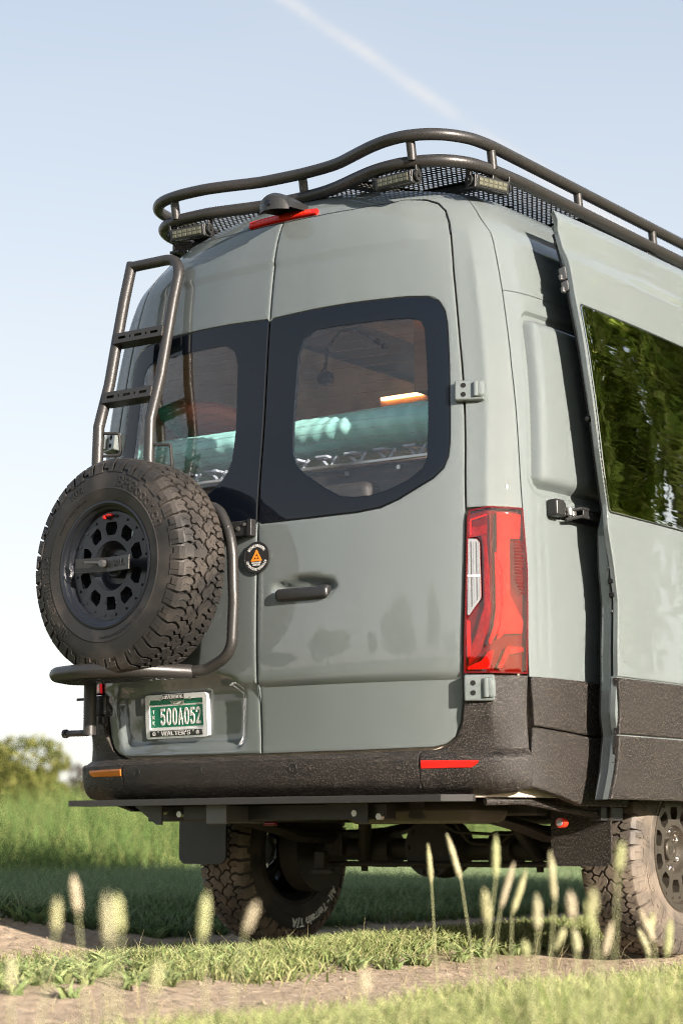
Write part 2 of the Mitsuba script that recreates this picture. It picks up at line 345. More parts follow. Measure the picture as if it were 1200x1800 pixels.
for side, word in ((1, 'right-hand rear door with the round badge edge and black pull handle'), (-1, 'left-hand rear door carrying the ladder, spare tyre and number plate')):
    P = DOOR if side > 0 else mirror(DOOR)
    G = Polygon(GLASS if side > 0 else mirror(GLASS)); Cl = Polygon(CLEAR if side > 0 else mirror(CLEAR))
    G = smoothed(G, .012); Cl = smoothed(Cl, .02)
    fn = door_off(side)
    door = panel(smoothed(Polygon(P), .004).difference(G.buffer(.0035)), fn, depth=.03, er=.006, h=.015)
    D = add(V + '__rear_door', door, 'paint'); tag(D, word)
    add(D + '__window_border', panel(G.difference(Cl), .0005, depth=.01, er=.004, h=.02), 'black_glass')
    add(D + '__window_trim', panel(G.buffer(.0033).difference(G.buffer(.0004)), -.004, depth=.012, er=0, h=.03), 'seal')
    add(D + '__window', panel(Cl, -.001, er=0, h=.03, sheet=True), 'clear_glass', smooth=True)
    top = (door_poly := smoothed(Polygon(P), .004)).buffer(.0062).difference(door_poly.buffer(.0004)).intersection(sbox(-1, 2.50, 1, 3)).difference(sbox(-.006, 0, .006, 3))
    add(D + '__top_gap_shade', panel(max(getattr(top, 'geoms', [top]), key=lambda q: q.area), .0015, depth=.012, er=0, h=.02), 'seal', smooth=False)  # black strip laid on to draw the shade of the gap above the door
    hl = []
    for v in np.arange(1.62, 2.18, .032):                                   # the fine heating wires in the pane
        g = Cl.intersection(sbox(-1, v - .0003, 1, v + .0003))
        if not g.is_empty: hl += [panel(x, -.004, er=0, h=.04, sheet=True) for x in getattr(g, 'geoms', [g])]
    add(D + '__heating_wire', cat(*hl), 'wire', smooth=False)

both = Polygon(DOOR + mirror(DOOR)[0:0]).buffer(.007, join_style='mitre').union(Polygon(mirror(DOOR)).buffer(.007, join_style='mitre'))
SIDE = [(1.006, .95), (1.008, 1.13), (1.010, 1.31), (.999, 1.51), (.989, 1.68), (.970, 2.0), (.968, 2.28), (.962, 2.51), (.93, 2.66), (.90, 2.745)]
sl = [(a - .0015, b) for a, b in SIDE if b > 1.5]
rear = Polygon([(-a, b) for a, b in sl] + sl[::-1]).difference(both).difference(sbox(-.79, 0, .79, 2.55))
add(V + '__rear_frame', panel(rear, lambda s, v: ridge(s) * sm(2.62, 2.3, v), depth=.03, er=.003, h=.012), 'paint')
BLANK = (1.028, 2.62, 1.565, 2.212, .06)


def side_off(s, v):
    a, b, c, d_, r = BLANK; s = abs(s)
    qx, qy = abs(s - (a + b) / 2) - ((b - a) / 2 - r), abs(v - (c + d_) / 2) - ((d_ - c) / 2 - r)
    sd = -(np.hypot(np.maximum(qx, 0), np.maximum(qy, 0)) + np.minimum(np.maximum(qx, qy), 0) - r)      # > 0 inside
    t = np.clip((sd - .028) / .042, 0, 1)
    return -.013 * sm(-.003, .006, sd) + .038 * np.sqrt(np.clip(1 - (1 - t) ** 2, 0, 1)) * (sd > .028)


OPEN = (2.76, 4.02, .78, 2.33)
for side in (1, -1):
    fl = (lambda P: P) if side > 0 else mirror
    lo = Polygon([(a + .0015, b) for a, b in SIDE if b < 2.2] + [(.9695, 2.277), (5.6, 2.277), (5.6, .95)])
    up = Polygon([(.9695, 2.2785), (.9635, 2.51), (.9315, 2.66), (.9015, 2.745), (5.35, 2.745), (5.6, 2.2785)])
    hole = sbox(OPEN[0], OPEN[2], OPEN[1], OPEN[3]) if side > 0 else rrect(2.8, 1.6, 4.0, 2.15, .08)
    front = rrect(4.45, 1.55, 5.45, 2.1, .1)
    near, far_ = lo.intersection(sbox(0, 0, 2.755, 3)), lo.intersection(sbox(2.755, 0, 7, 3)).difference(hole).difference(front)
    g = lambda p: p if side > 0 else shapely.affinity.scale(p, -1, 1, origin=(0, 0))
    ms = [panel(g(near.intersection(sbox(0, 0, 1.75, 3))), side_off, depth=.025, er=.0025, h=.0095), panel(g(near.intersection(sbox(1.75, 0, 4, 3))), side_off, depth=0, er=0, h=.03), panel(g(up.difference(hole)), 0., depth=.02, er=.002, h=.04)]
    ms += [panel(g(p), 0., depth=.02, er=.004, h=.08) for p in getattr(far_, 'geoms', [far_])]
    add(V + '__side_panel', cat(*ms), 'paint')
    add(V + '__cab_window', panel(g(front), .001, er=0, h=.1, sheet=True), 'clear_glass', smooth=True)
    if side < 0: add(V + '__added_side_window', panel(g(hole), -.004, er=0, h=.1, sheet=True), 'clear_glass', smooth=True)  # unseen window, added to let daylight into the interior

# dark inner shell behind the gaps, with the window and door openings
inner = sbox(-5.5, .56, 5.5, 2.59)
for side in (1, -1):
    inner = inner.difference(shapely.affinity.scale(sbox(.10, 1.54, .71, 2.23), side, 1, origin=(0, 0)))
    inner = inner.difference(shapely.affinity.scale(sbox(4.5, 1.6, 5.4, 2.05), side, 1, origin=(0, 0)))
inner = inner.difference(sbox(OPEN[0] + .02, .80, OPEN[1] - .02, 2.30)).difference(sbox(-3.95, 1.65, -2.85, 2.1))
add(V + '__inner_shell', panel(inner, -.045, er=0, h=.09, sheet=True), 'felt', smooth=False)
rim = S(np.linspace(-5.3, 5.3, 240), np.full(240, 2.735))
roofp = Polygon(rim[:, :2])
rg = trimesh.creation.triangulate_polygon(roofp.simplify(.004), engine='earcut')
rv = np.array([[x, y, 2.735 - .13 * (x + .006) ** 2 + .0] for x, y in rg[0]])
add(V + '__roof', trimesh.Trimesh(rv, rg[1], process=False), 'paint', smooth=False)
floor = rbox((1.86, 4.6, .05), .01, (0, 2.6, .74)); belly = rbox((1.7, 4.6, .06), .02, (0, 2.55, .60))
add(V + '__floor', floor, 'wood', smooth=False); add(V + '__underbody', belly, 'underbody', smooth=False)
# nose, bonnet, windscreen (all beyond the picture's right edge)
sec = lambda y, w, z0, z1: [(-w, y, z0), (w, y, z0), (w, y, z1), (-w, y, z1)]
nose = hull(sec(5.05, .95, .62, 1.38) + sec(5.55, .93, .60, 1.25) + sec(5.86, .80, .62, 1.0))
add(V + '__bonnet', nose, 'paint')
ws = trimesh.Trimesh([(-.86, 5.12, 1.40), (.86, 5.12, 1.40), (.72, 4.55, 2.30), (-.72, 4.55, 2.30)], [(0, 1, 2), (0, 2, 3)], process=False)
add(V + '__windscreen', ws, 'clear_glass', smooth=False)
add(V + '__front_bumper', rbox((1.84, .3, .32), .06, (0, 5.74, .55)), 'black_plastic')
for sx in (1, -1): add(V + '__headlight', rbox((.26, .2, .2), .05, (sx * .78, 5.66, 1.0)), 'clear_lens')

# ------------------------------------------------------------------ bumper and black textured cladding
def bump_off(s, v):
    q = np.interp(v, [.56, .575, .59, .615, .66, .690, .698, .706, .715], [-.08, -.025, .004, .022, .031, .032, .025, .0, -.02])
    return q * sm(1.15, .80, abs(s)) + .012 * sm(.8, 1.05, abs(s))


gapc = both.buffer(.002, join_style='mitre')
mid = sbox(-.632, .560, .632, .714).difference(gapc)
B = add(V + '__rear_bumper', panel(mid, bump_off, depth=.03, er=.004, h=.012), 'liner'); tag(B, 'black textured rear bumper with parking sensors')
corner = Polygon([(.635, .560), (.635, .714), (.7, .72), (.76, .80), (.781, .90), (.787, .953), (1.000, .953), (.990, .856), (.990, .592), (.95, .575), (.80, .562)])
corner = corner.difference(gapc)


def corner_off(s, v):
    a = abs(s); low = bump_off(s, v); t = sm(.70, .84, v)
    return low * (1 - t) + t * (.005 + ridge(s)) + .012 * sm(.80, .68, v) * sm(.7, .9, a)


for side in (1, -1):
    g = lambda p: p if side > 0 else shapely.affinity.scale(p, -1, 1, origin=(0, 0))
    k = add(V + '__bumper_corner', panel(g(corner), corner_off, depth=.03, er=.004, h=.012), 'liner')
    rl = smoothed(Polygon([(.640, .679), (.830, .677), (.822, .664), (.805, .653), (.640, .652)]), .003)
    add(k + '__reflector', panel(g(rl), lambda s, v: corner_off(s, v) + .004, depth=.01, er=.003, h=.015), 'red_lens' if side > 0 else 'amber')
    sn = Point(.885, .688).buffer(.017)
    add(k + '__parking_sensor', panel(g(sn.difference(Point(.885, .688).buffer(.012))), lambda s, v: corner_off(s, v) + .002, depth=.01, er=.002, h=.006), 'seal')
    arch = Point(2.04, .385).buffer(.50, quad_segs=24)
    up = Polygon([(1.006, .950), (2.75, .950), (2.75, .768), (1.325, .768), (1.012, .790)])
    lo = Polygon([(1.003, .785), (1.325, .762), (2.75, .762), (2.75, .535), (1.27, .533), (.994, .592), (.994, .7)]).difference(arch)
    add(V + '__side_cladding', panel(g(up), .012, depth=.03, er=.006, h=.03), 'liner')
    add(V + '__side_cladding', panel(g(lo if lo.geom_type == 'Polygon' else max(lo.geoms, key=lambda q: q.area)), .014, depth=.03, er=.006, h=.03), 'liner')
    fr = sbox(2.76, .535, 5.9, .95).difference(sbox(OPEN[0], .78, OPEN[1], 1)) if side > 0 else sbox(2.76, .535, 5.9, .95)
    fr = fr.difference(Point(5.705, .385).buffer(.47, quad_segs=24))
    add(V + '__side_cladding', cat(*[panel(g(q), .012, depth=.03, er=.006, h=.08) for q in getattr(fr, 'geoms', [fr]) if q.area > .01]), 'liner')
for s in (-.555, -.245, .165, .565):
    add(B + '__parking_sensor', panel(Point(s, .662).buffer(.017).difference(Point(s, .662).buffer(.012)), lambda s, v: bump_off(s, v) + .002, depth=.01, er=.002, h=.006), 'seal')
    add(B + '__sensor_face', panel(Point(s, .662).buffer(.0117), lambda s, v: bump_off(s, v) - .001, depth=.004, er=.003, h=.006), 'liner')

# ------------------------------------------------------------------ tail lights
LAMP = [(.788, .960), (.994, .958), (1.002, 1.13), (1.004, 1.31), (.993, 1.508), (.879, 1.510), (.815, 1.498), (.808, 1.47), (.798, 1.21)]
for side in (1, -1):
    g = lambda p: p if side > 0 else shapely.affinity.scale(p, -1, 1, origin=(0, 0))
    pol = lambda L, r=.0025: g(smoothed(Polygon(L), r))
    k = add(V + '__tail_light', panel(pol(LAMP), lambda s, v: -.010 + ridge(s), depth=.02, er=.006, h=.015), 'red_dark'); tag(k, 'tall red tail light with a clear reversing lens')
    R_ = lambda o: (lambda s, v: o + ridge(s))
    RL = [(.803, 1.408), (.842, 1.406), (.853, 1.392), (.855, 1.203), (.800, 1.128)]
    full = smoothed(Polygon(LAMP), .0025); rvp = smoothed(Polygon(RL), .004)
    add(k + '__lens_rim', panel(g(full.difference(full.buffer(-.0055))), R_(.0125), depth=.028, er=.0015, h=.012), 'red_dark')
    add(k + '__outer_lens', panel(g(full.buffer(-.005).difference(rvp)), R_(.0125), er=0, h=.012, sheet=True), 'red_glass', smooth=True)
    add(k + '__brake_lens', panel(pol([(.902, 1.490), (.985, 1.486), (.981, 1.405), (.944, 1.402), (.941, 1.214), (.986, 1.128), (.980, 1.09), (.920, 1.087), (.893, 1.065), (.900, 1.09), (.910, 1.14), (.916, 1.2), (.914, 1.3), (.900, 1.36)]), R_(.011), depth=.007, er=.007, h=.007), 'red_bright')
    add(k + '__brake_lens', panel(pol([(.893, 1.360), (.900, 1.355), (.914, 1.295), (.915, 1.2), (.909, 1.14), (.898, 1.09), (.872, 1.050), (.868, 1.062), (.885, 1.11), (.892, 1.16), (.893, 1.25)]), R_(.0095), depth=.006, er=.006, h=.007), 'red_lens')
    add(k + '__side_lens', panel(pol([(.852, 1.412), (.868, 1.412), (.876, 1.30), (.877, 1.16), (.868, 1.10), (.845, 1.03), (.805, .985), (.803, 1.02), (.832, 1.09), (.858, 1.18), (.860, 1.385)]), R_(.0066), depth=.004, er=.0012, h=.010), 'red_mid')
    add(k + '__side_lens', panel(pol([(.812, 1.405), (.814, 1.445), (.84, 1.44), (.872, 1.45), (.872, 1.418), (.85, 1.412)]), R_(.0066), depth=.004, er=.0012, h=.010), 'red_mid')
    add(k + '__lamp_groove', panel(pol([(.8845, 1.485), (.8895, 1.485), (.8880, 1.30), (.8870, 1.16), (.872, 1.075), (.867, 1.075), (.8815, 1.16), (.8830, 1.30)], .0005), R_(.0075), depth=.003, er=.001, h=.010), 'red_black')
    add(k + '__lamp_line', panel(pol([(.818, 1.468), (.872, 1.484), (.872, 1.479), (.818, 1.462)], .001), R_(.0085), depth=.004, er=.001, h=.010), 'red_bright')
    add(k + '__lamp_line', panel(pol([(.815, 1.415), (.815, 1.462), (.822, 1.462), (.822, 1.415)], .001), R_(.0068), depth=.003, er=.001, h=.010), 'red_lens')
    add(k + '__side_lens', panel(pol([(.798, .972), (.870, .972), (.885, 1.035), (.868, 1.030), (.845, 1.0), (.80, .98)]), R_(.0068), depth=.004, er=.0012, h=.010), 'red_lens')
    add(k + '__lamp_line', panel(pol([(.800, 1.008), (.802, 1.135), (.812, 1.13), (.814, 1.06), (.810, 1.02)], .002), R_(.0068), depth=.003, er=.001, h=.010), 'red_lens')
    add(k + '__side_lens', panel(pol([(.893, .975), (.925, 1.045), (.935, 1.05), (.985, 1.045), (.985, 1.030), (.935, 1.020), (.91, .975)]), R_(.0066), depth=.004, er=.0012, h=.010), 'red_mid')
    rv_ = add(k + '__reversing_lens', panel(pol([(.806, 1.404), (.838, 1.402), (.848, 1.390), (.850, 1.206), (.803, 1.140)], .004), .0095, depth=.005, er=.003, h=.012), 'clear_lens')
    for i in range(5):
        s0 = .811 + i * .0085
        add(k + '__reversing_rib', panel(g(sbox(s0 - .0018, 1.165 + i * .011, s0 + .0018, 1.392)), .0112, depth=.003, er=.001, h=.03), 'grey_steel' if i % 2 else 'clear_lens')
    add(k + '__reversing_rib', panel(g(sbox(.806, 1.276, .848, 1.282)), .0120, depth=.003, er=.001, h=.02), 'frame_silver')
    for i in range(17):
        v0 = 1.222 + i * .0105; w = .030 if i > 3 else .012 + .005 * i
        add(k + '__lens_fin', panel(g(sbox(.988 - w, v0, .990, v0 + .0045)), .0145, depth=.008, er=.001, h=.02), 'red_dark')

# ------------------------------------------------------------------ hinges, handle, badge, brake light, reversing camera
def frame_at(s, v, off=0.):
    """A transform whose x runs along the body to the right, z up the body and -y outwards."""
    p = S(s, v, off); a = S(s + .01, v, off) - S(s - .01, v, off); a /= np.linalg.norm(a); c = S(s, v + .01, off) - S(s, v - .01, off); c /= np.linalg.norm(c)
    n = np.cross(a, c); n /= np.linalg.norm(n); c = np.cross(n, a)
    m = np.eye(4); m[:3, 0], m[:3, 1], m[:3, 2], m[:3, 3] = a, -n, c, p; return m


def at(m, mesh): mesh = mesh.copy(); mesh.apply_transform(m); return mesh


def ybar(p, r, l, n=24):
    c = trimesh.creation.cylinder(r, l, sections=n); return move(rot(c, 90, (1, 0, 0)), p)


for side in (1, -1):
    for s, v, hh in ((.818, 1.908, .070), (.836, .912, .086)):
        m = frame_at(side * s, v)
        body = cat(rbox((.100, .030, hh), .006, (0, -.012, 0)), rbox((.034, .030, hh * .8), .012, (side * .036, -.022, 0)), move(trimesh.creation.cylinder(.010, hh * .7, sections=16), (side * .022, -.030, 0)))
        k = add(V + '__door_hinge', at(m, body), 'paint')
        for q in (.016, -.016): add(k + '__hinge_hole_shade', at(m, ybar((-side * .020, -.0275, q), .0085, .003)), 'dark_void')  # near-black discs paint the shade inside the two hinge holes
D0 = V + '__rear_door'
m = frame_at(HANDLE[0], HANDLE[1])
bar = rbox((.214, .024, .041), .011, (-.002, -.008, -.009)); lug = rbox((.05, .034, .034), .010, (.080, .004, .000))
add(D0 + '__door_handle', at(m, cat(bar, lug)), 'black_plastic')


def ring_text(text, r, h, mid_deg, inward=False, depth=.0008, bold=True, squeeze=1.0):
    """Lettering round a circle in the xz plane (seen from -y), letters' feet towards the centre (or away from it)."""
    t = meshkit.text_mesh(text, h, depth, bold); v = t.vertices.copy(); w = (v[:, 0].max() - v[:, 0].min()) * squeeze
    x = (v[:, 0] - v[:, 0].min()) * squeeze - w / 2
    t2 = t.subdivide() if False else t
    if inward: ang = math.radians(mid_deg) + x / r; rad = r - v[:, 1]
    else: ang = math.radians(mid_deg) - x / r; rad = r + v[:, 1]
    if inward: rad = r + h / 2 - v[:, 1] + 0
    else: rad = r - h / 2 + v[:, 1]
    t2.vertices = np.stack([rad * np.cos(ang), -v[:, 2], rad * np.sin(ang)], 1); return t2


def flat_text(text, h, depth=.001, bold=True, width=None, c=(0, 0, 0)):
    t = meshkit.text_mesh(text, h, depth, bold); v = t.vertices.copy(); x0, x1 = v[:, 0].min(), v[:, 0].max()
    k = 1 if width is None else width / (x1 - x0)
    t.vertices = np.stack([(v[:, 0] - (x0 + x1) / 2) * k + c[0], c[1] - v[:, 2], v[:, 1] - h / 2 + c[2]], 1); return t


m = frame_at(.005, 1.392)
bd = add(D0 + '__badge', at(m, cat(ybar((0, -.004, 0), .0535, .010, 40), tube([(.0535 * math.cos(a), -.007, .0535 * math.sin(a)) for a in np.linspace(0, 2 * math.pi, 40, endpoint=False)], .003, 8, closed=True))), 'black_plastic')
tag(bd, 'round black badge with an orange triangle')
tri = Polygon([(0, .021), (-.021, -.015), (.021, -.015)]).buffer(.002); tri = tri.difference(Polygon([(0, .011), (-.0115, -.010), (.0115, -.010)]))
add(bd + '__orange_mark', at(m, move(upright(cat(extr(tri, .001), extr(sbox(-.002, -.009, .002, .001), .001), extr(sbox(-.005, -.006, .005, -.002), .001))), (0, -.0092, .004))), 'orange_ink', smooth=False)
for t_ in (ring_text('BENCHMARK', .0415, .0095, 90), ring_text('ADVENTURE VEHICLES', .0415, .0085, 270, inward=True, squeeze=.82), flat_text('PORTLAND', .0055, .0008, c=(0, 0, -.0185)), flat_text('OREGON', .0055, .0008, c=(0, 0, -.026))):
    add(bd + '__lettering', at(m, move(t_, (0, -.0092, 0))), 'white_ink', smooth=False)
br = smoothed(Polygon([(-.205, 2.642), (.176, 2.643), (.180, 2.664), (.10, 2.668), (-.10, 2.671), (-.228, 2.670)]), .005)
k = add(V + '__high_brake_light', panel(br, .014, depth=.04, er=.006, h=.015), 'red_lens'); tag(k, 'long red brake light above the rear doors')
for i in range(14): add(k + '__lamp_cell', panel(sbox(-.185 + i * .024, 2.648, -.167 + i * .024, 2.661), .0155, depth=.004, er=.002, h=.02), 'red_bright')
n_ = 24; xs_ = np.linspace(-.066, .066, 17); rows = []
for f in np.linspace(0, 1, n_):
    hh = .060 * (1 - f ** 2.2) * (1 - .25 * (1 - min(f * 8, 1)) ** 2) + .004; ww = 1 - .30 * f
    rows.append(np.stack([.0 + xs_ * ww + .02, np.full(17, .045 + .24 * f - .035 * (1 - (xs_ / .066) ** 2) * (1 - f)), 2.650 + .03 * f + hh * np.sqrt(np.clip(1 - (xs_ / .0661) ** 2, 0, 1)) ** .8], 1))
front = rows[0].copy(); front[:, 2] = 2.648; rows = [front] + rows
VV = np.vstack(rows); FF = []
for i in range(len(rows) - 1):
    for q in range(16): a_, b_ = i * 17 + q, (i + 1) * 17 + q; FF += [(a_, a_ + 1, b_ + 1), (a_, b_ + 1, b_)]
pod = trimesh.Trimesh(VV, FF, process=False)
k = add(V + '__reversing_camera', pod, 'black_plastic', smooth=40); add(k + '__camera_lens', ybar((.020, .010, 2.672), .010, .014), 'black_glass')

# ------------------------------------------------------------------ tyres and wheels (axis along y, outer face towards -y)
PITCHES, TR = 42, .381
_prof = PchipInterpolator([0, .05, .088, .102, .116, .135, .155], [TR, TR - .001, TR - .004, TR - .010, TR - .022, TR - .040, TR - .060])
_axial = PchipInterpolator([0, .05, .088, .102, .116, .135, .155], [0, .05, .0875, .1005, .1100, .1165, .1190])


def tread_mesh():
    P = 2 * math.pi * TR / PITCHES; wid = []
    cuts, thin = [], []
    r = np.random.default_rng(3)
    for i in range(PITCHES + 1):
        u = i * P; q = (i % 2) * .006
        for sg in (1, -1):
            o = 0 if sg > 0 else P * .5
            z = lambda a, t: (u + o + a * P, sg * t)
            cuts += [(LineString([z(0, .046), z(.28, .058 + q), z(.52, .050), z(.78, .061), z(1.0, .046)]), .0044)]
            cuts += [(LineString([z(.28, .058 + q), z(.36, .080), z(.22, .099), z(.24, .150)]), .0062 if i % 2 else .0054)]
            cuts += [(LineString([z(.52, .050), z(.62, .030), z(.30, .016), z(.40, .002)]), .0042)]
            thin += [LineString([z(.78, .064), z(.86, .082), z(.76, .094)]), LineString([z(.62, .030), z(.98, .036)]), LineString([z(.02, .020), z(.22, .032)]), LineString([z(.62, .116), z(.64, .15)])]
        thin += [LineString([(u + .55 * P, .003), (u + .72 * P, .026)])]
        cuts += [(LineString([(u, -.007), (u + .25 * P, .006), (u + .5 * P, .009), (u + .75 * P, -.004), (u + P, -.007)]), .0040)]
    gone = unary_union([l.buffer(w, cap_style='flat', join_style='mitre') for l, w in cuts] + [l.buffer(.0009, cap_style='flat') for l in thin])
    L = 2 * math.pi * TR; full = sbox(0, -.150, L, .150)
    lug = unary_union([sbox(i * P + (0 if sg > 0 else P * .5) + .24 * P, min(sg * .124, sg * .16), i * P + (0 if sg > 0 else P * .5) + (.24 + .5 * (i % 2 == 0) + .45) * P, max(sg * .124, sg * .16)) for i in range(-1, PITCHES + 1) for sg in (1, -1)])
    full = full.difference(unary_union([sbox(0, .136, L, .151), sbox(0, -.151, L, -.136)]).difference(lug))
    blocks = full.difference(gone)
    out = []
    for t0, t1 in ((-.151, -.116), (-.116, -.0985), (-.0985, -.06), (-.06, .0), (.0, .06), (.06, .0985), (.0985, .116), (.116, .151)):
        g = blocks.intersection(sbox(0, t0, L, t1))
        for b in getattr(g, 'geoms', [g]):
            if b.geom_type != 'Polygon' or b.area < 3e-5: continue
            b = b.simplify(.0005)
            try: m = trimesh.creation.extrude_polygon(b, 1.0, engine='earcut')
            except Exception: continue
            out.append(m)
    m = cat(*out); v = m.vertices; top = v[:, 2] > .5
    jit = (meshkit.noise(np.stack([v[:, 0] * 60, v[:, 1] * 60, v[:, 1] * 0], 1)) - .5) * .0016
    t = abs(v[:, 1]); rad = _prof(t); ax = _axial(t) * np.sign(v[:, 1])
    e = 1e-3; dr_, da = (_prof(t + e) - _prof(np.maximum(t - e, 0))), (_axial(t + e) - _axial(np.maximum(t - e, 0))) ; ln = np.hypot(dr_, da) + 1e-9
    nr, na = da / ln, -dr_ / ln * np.sign(v[:, 1])
    dep = np.where(top, jit, -.0150); rad, ax = rad + nr * dep, ax + na * dep
    a = v[:, 0] / TR
    m.vertices = np.stack([rad * np.cos(a), ax, rad * np.sin(a)], 1); return m


RB = .205
_car = [(RB, -.098), (RB + .006, -.108), (.232, -.1165), (.262, -.1215), (.268, -.1235), (.272, -.1215), (.30, -.1205), (.325, -.116), (.340, -.110), (.3525, -.100), (.3600, -.087), (.3655, -.05), (.3665, 0)]
CARCASS = revolve(_car + [(r, -a) for r, a in _car[::-1][1:]], 96)
TREAD = tread_mesh()


def ring_bend(text, r, h, start_deg, depth=.0032, squeeze=1.0):
    t = meshkit.text_mesh(text, h, depth, True); v = t.vertices; x = (v[:, 0] - v[:, 0].min()) * squeeze
    ang = math.radians(start_deg) - x / r; rad = r + v[:, 1]
    z = np.interp(rad, [.215, .232, .262, .30, .325, .34, .36], [.109, .1165, .1212, .1205, .116, .110, .098])
    t.vertices = np.stack([rad * np.cos(ang), -z - v[:, 2] + .0006, rad * np.sin(ang)], 1); return t


SIDE_TEXT = cat(ring_bend('All-Terrain T/A', .279, .036, 236, squeeze=.92), ring_bend('KO2', .287, .022, 123), ring_bend('BFGoodrich', .279, .036, 77, squeeze=.98),
                ring_bend('LOAD RANGE  RADIAL TUBELESS', .247, .008, 150), ring_bend('MUD AND SNOW  TRACTION ADVANTAGE', .247, .008, 320))
TYRE_OUT = cat(CARCASS, TREAD, SIDE_TEXT)

# rim
_lip = [(.188, -.050), (.190, -.085), (.196, -.100), (.2065, -.1045), (.209, -.113), (.217, -.118), (.2235, -.117), (.2245, -.111), (.218, -.108), (.210, -.100), (.207, -.090), (.195, -.07), (.180, -.02), (.180, .08), (.207, .10), (.220, .11), (.222, .115)]
BARREL = revolve(_lip, 72)


def wheel_disc():
    disc = Point(0, 0).buffer(.190, quad_segs=24).difference(Point(0, 0).buffer(.088, quad_segs=20))
    pocket = []
    for i in range(10):
        a = math.radians(90 + 36 * i)
        q = smoothed(Polygon([(-.019, .108), (.019, .108), (.0300, .132), (.0250, .154), (-.0250, .154), (-.0300, .132)]), .005)
        q = shapely.affinity.rotate(q, math.degrees(a) - 90, origin=(0, 0)); pocket.append(q)
    disc = disc.difference(unary_union(pocket))
    face = move(upright(extr(disc, .014, -.014)), (0, -.084, 0))
    wall = [move(upright(extr(q.buffer(.0035).difference(q), .030, -.034)), (0, -.084, 0)) for q in pocket]
    floor = move(upright(extr(Point(0, 0).buffer(.186, quad_segs=24).difference(Point(0, 0).buffer(.088)).difference(unary_union([q.buffer(-.008) for q in pocket])), .006, -.04)), (0, -.084, 0))
    bowl = revolve([(.0885, -.084), (.086, -.080), (.070, -.050), (.060, -.043), (.030, -.043), (0, -.043)], 48)
    return cat(face, *wall, floor, bowl)


DISC = wheel_disc()
BEADS = cat(*[ybar((.173 * math.cos(a), -.0855, .173 * math.sin(a)), .0045, .007, 8) for a in np.radians(np.arange(20) * 18 + 9)])
HUBCAP = cat(revolve([(.040, -.040), (.040, -.068), (.036, -.073), (.030, -.073), (.028, -.069), (0, -.069)], 40))
NUT = cat(trimesh.creation.icosphere(2, .0105), trimesh.creation.icosphere(2, .001)); NUT = move(cat(ybar((0, .008, 0), .0105, .018, 6), NUT), (0, 0, 0))
BOLTR = .065
HUBMARK = upright(cat(extr(Point(0, 0).buffer(.016).difference(Point(0, 0).buffer(.012)), .001), extr(sbox(-.011, -.002, .011, .002), .001), extr(sbox(-.002, -.011, .002, .011), .001)))


def wheel(key, m, rubber, rim, nuts=True, label=None, valve=False, white=False):
    """A wheel: tyre, barrel, spoked disc, hub cap, nuts and the ring of small bolts, under the matrix m."""
    k = V + '__' + key; n = 0
    while any(x.startswith(k + '__') for x in scene): n += 1; k = f'{V}__{key}_{n:03d}'
    add(k + '__tyre', at(m, CARCASS if white else TYRE_OUT), rubber, smooth=24)
    if white: add(k + '__tyre_tread', at(m, TREAD), 'road_rubber', smooth=24)
    for t_ in white or (): add(k + '__tyre_lettering', at(m, t_), 'white_rubber', smooth=False)
    add(k + '__rim', at(m, BARREL), rim, smooth=30); add(k + '__wheel_disc', at(m, DISC), rim, smooth=30)
    add(k + '__bead_bolt', at(m, BEADS), rim)
    add(k + '__hub_cap', at(m, HUBCAP), rim); add(k + '__hub_emblem', at(m, move(HUBMARK, (0, -.0695, 0))), rim, smooth=False)
    if nuts:
        for a in np.radians(np.arange(6) * 60 + 90): add(k + '__wheel_nut', at(m, move(NUT, (BOLTR * math.cos(a), -.060, BOLTR * math.sin(a)))), 'chrome')
    tag(k, label); return k


def pose(c, out, spin=0.):
    """Matrix that sets the wheel centre at c with its outer face looking along out (level)."""
    o = _unit(out); y = -o; z = np.array([0, 0, 1.0]); x = np.cross(y, z); x /= np.linalg.norm(x); z = np.cross(x, y)
    m = np.eye(4); m[:3, 0], m[:3, 1], m[:3, 2], m[:3, 3] = x, y, z, c
    return m @ trimesh.transformations.rotation_matrix(math.radians(spin), (0, 1, 0))


SP_N = np.array([-math.sin(math.radians(5)), -math.cos(math.radians(5)), 0.0])
SP_C = np.array([-.418, -.345, 1.365]) - SP_N * .118
sp = pose(SP_C, SP_N)
K = wheel('spare_wheel', sp, 'rubber', 'rim_black', nuts=False, label='spare wheel with a dusty all-terrain tyre on the rear door')
hold = cat(rot(rbox((.150, .006, .052), .002, (-.075, 0, 0)), 4, (0, 0, 1)), rot(rbox((.150, .006, .052), .002, (.075, 0, 0)), -14, (0, 0, 1)))
add(K + '__clamp_plate', at(sp, move(rot(hold, 2, (0, 1, 0)), (.01, -.110, .0))), 'powder')
add(K + '__clamp_bolt', at(sp, cat(ybar((0, -.120, .005), .012, .03, 6), tube([(-.075, -.138, .012), (0, -.130, .006)], .0045, 8), ybar((0, -.06, .0), .010, .14, 10))), 'grey_steel')
add(K + '__clamp_lettering', at(sp, move(rot(flat_text('OWL', .022, .001), -14, (0, 0, 1)), (.088, -.136, .0))), 'seal', smooth=False)
add(K + '__red_clip', at(sp, cat(rbox((.03, .012, .010), .003, (.004, -.098, .176)), rbox((.014, .014, .014), .003, (-.02, -.098, .170)))), 'red_lens')
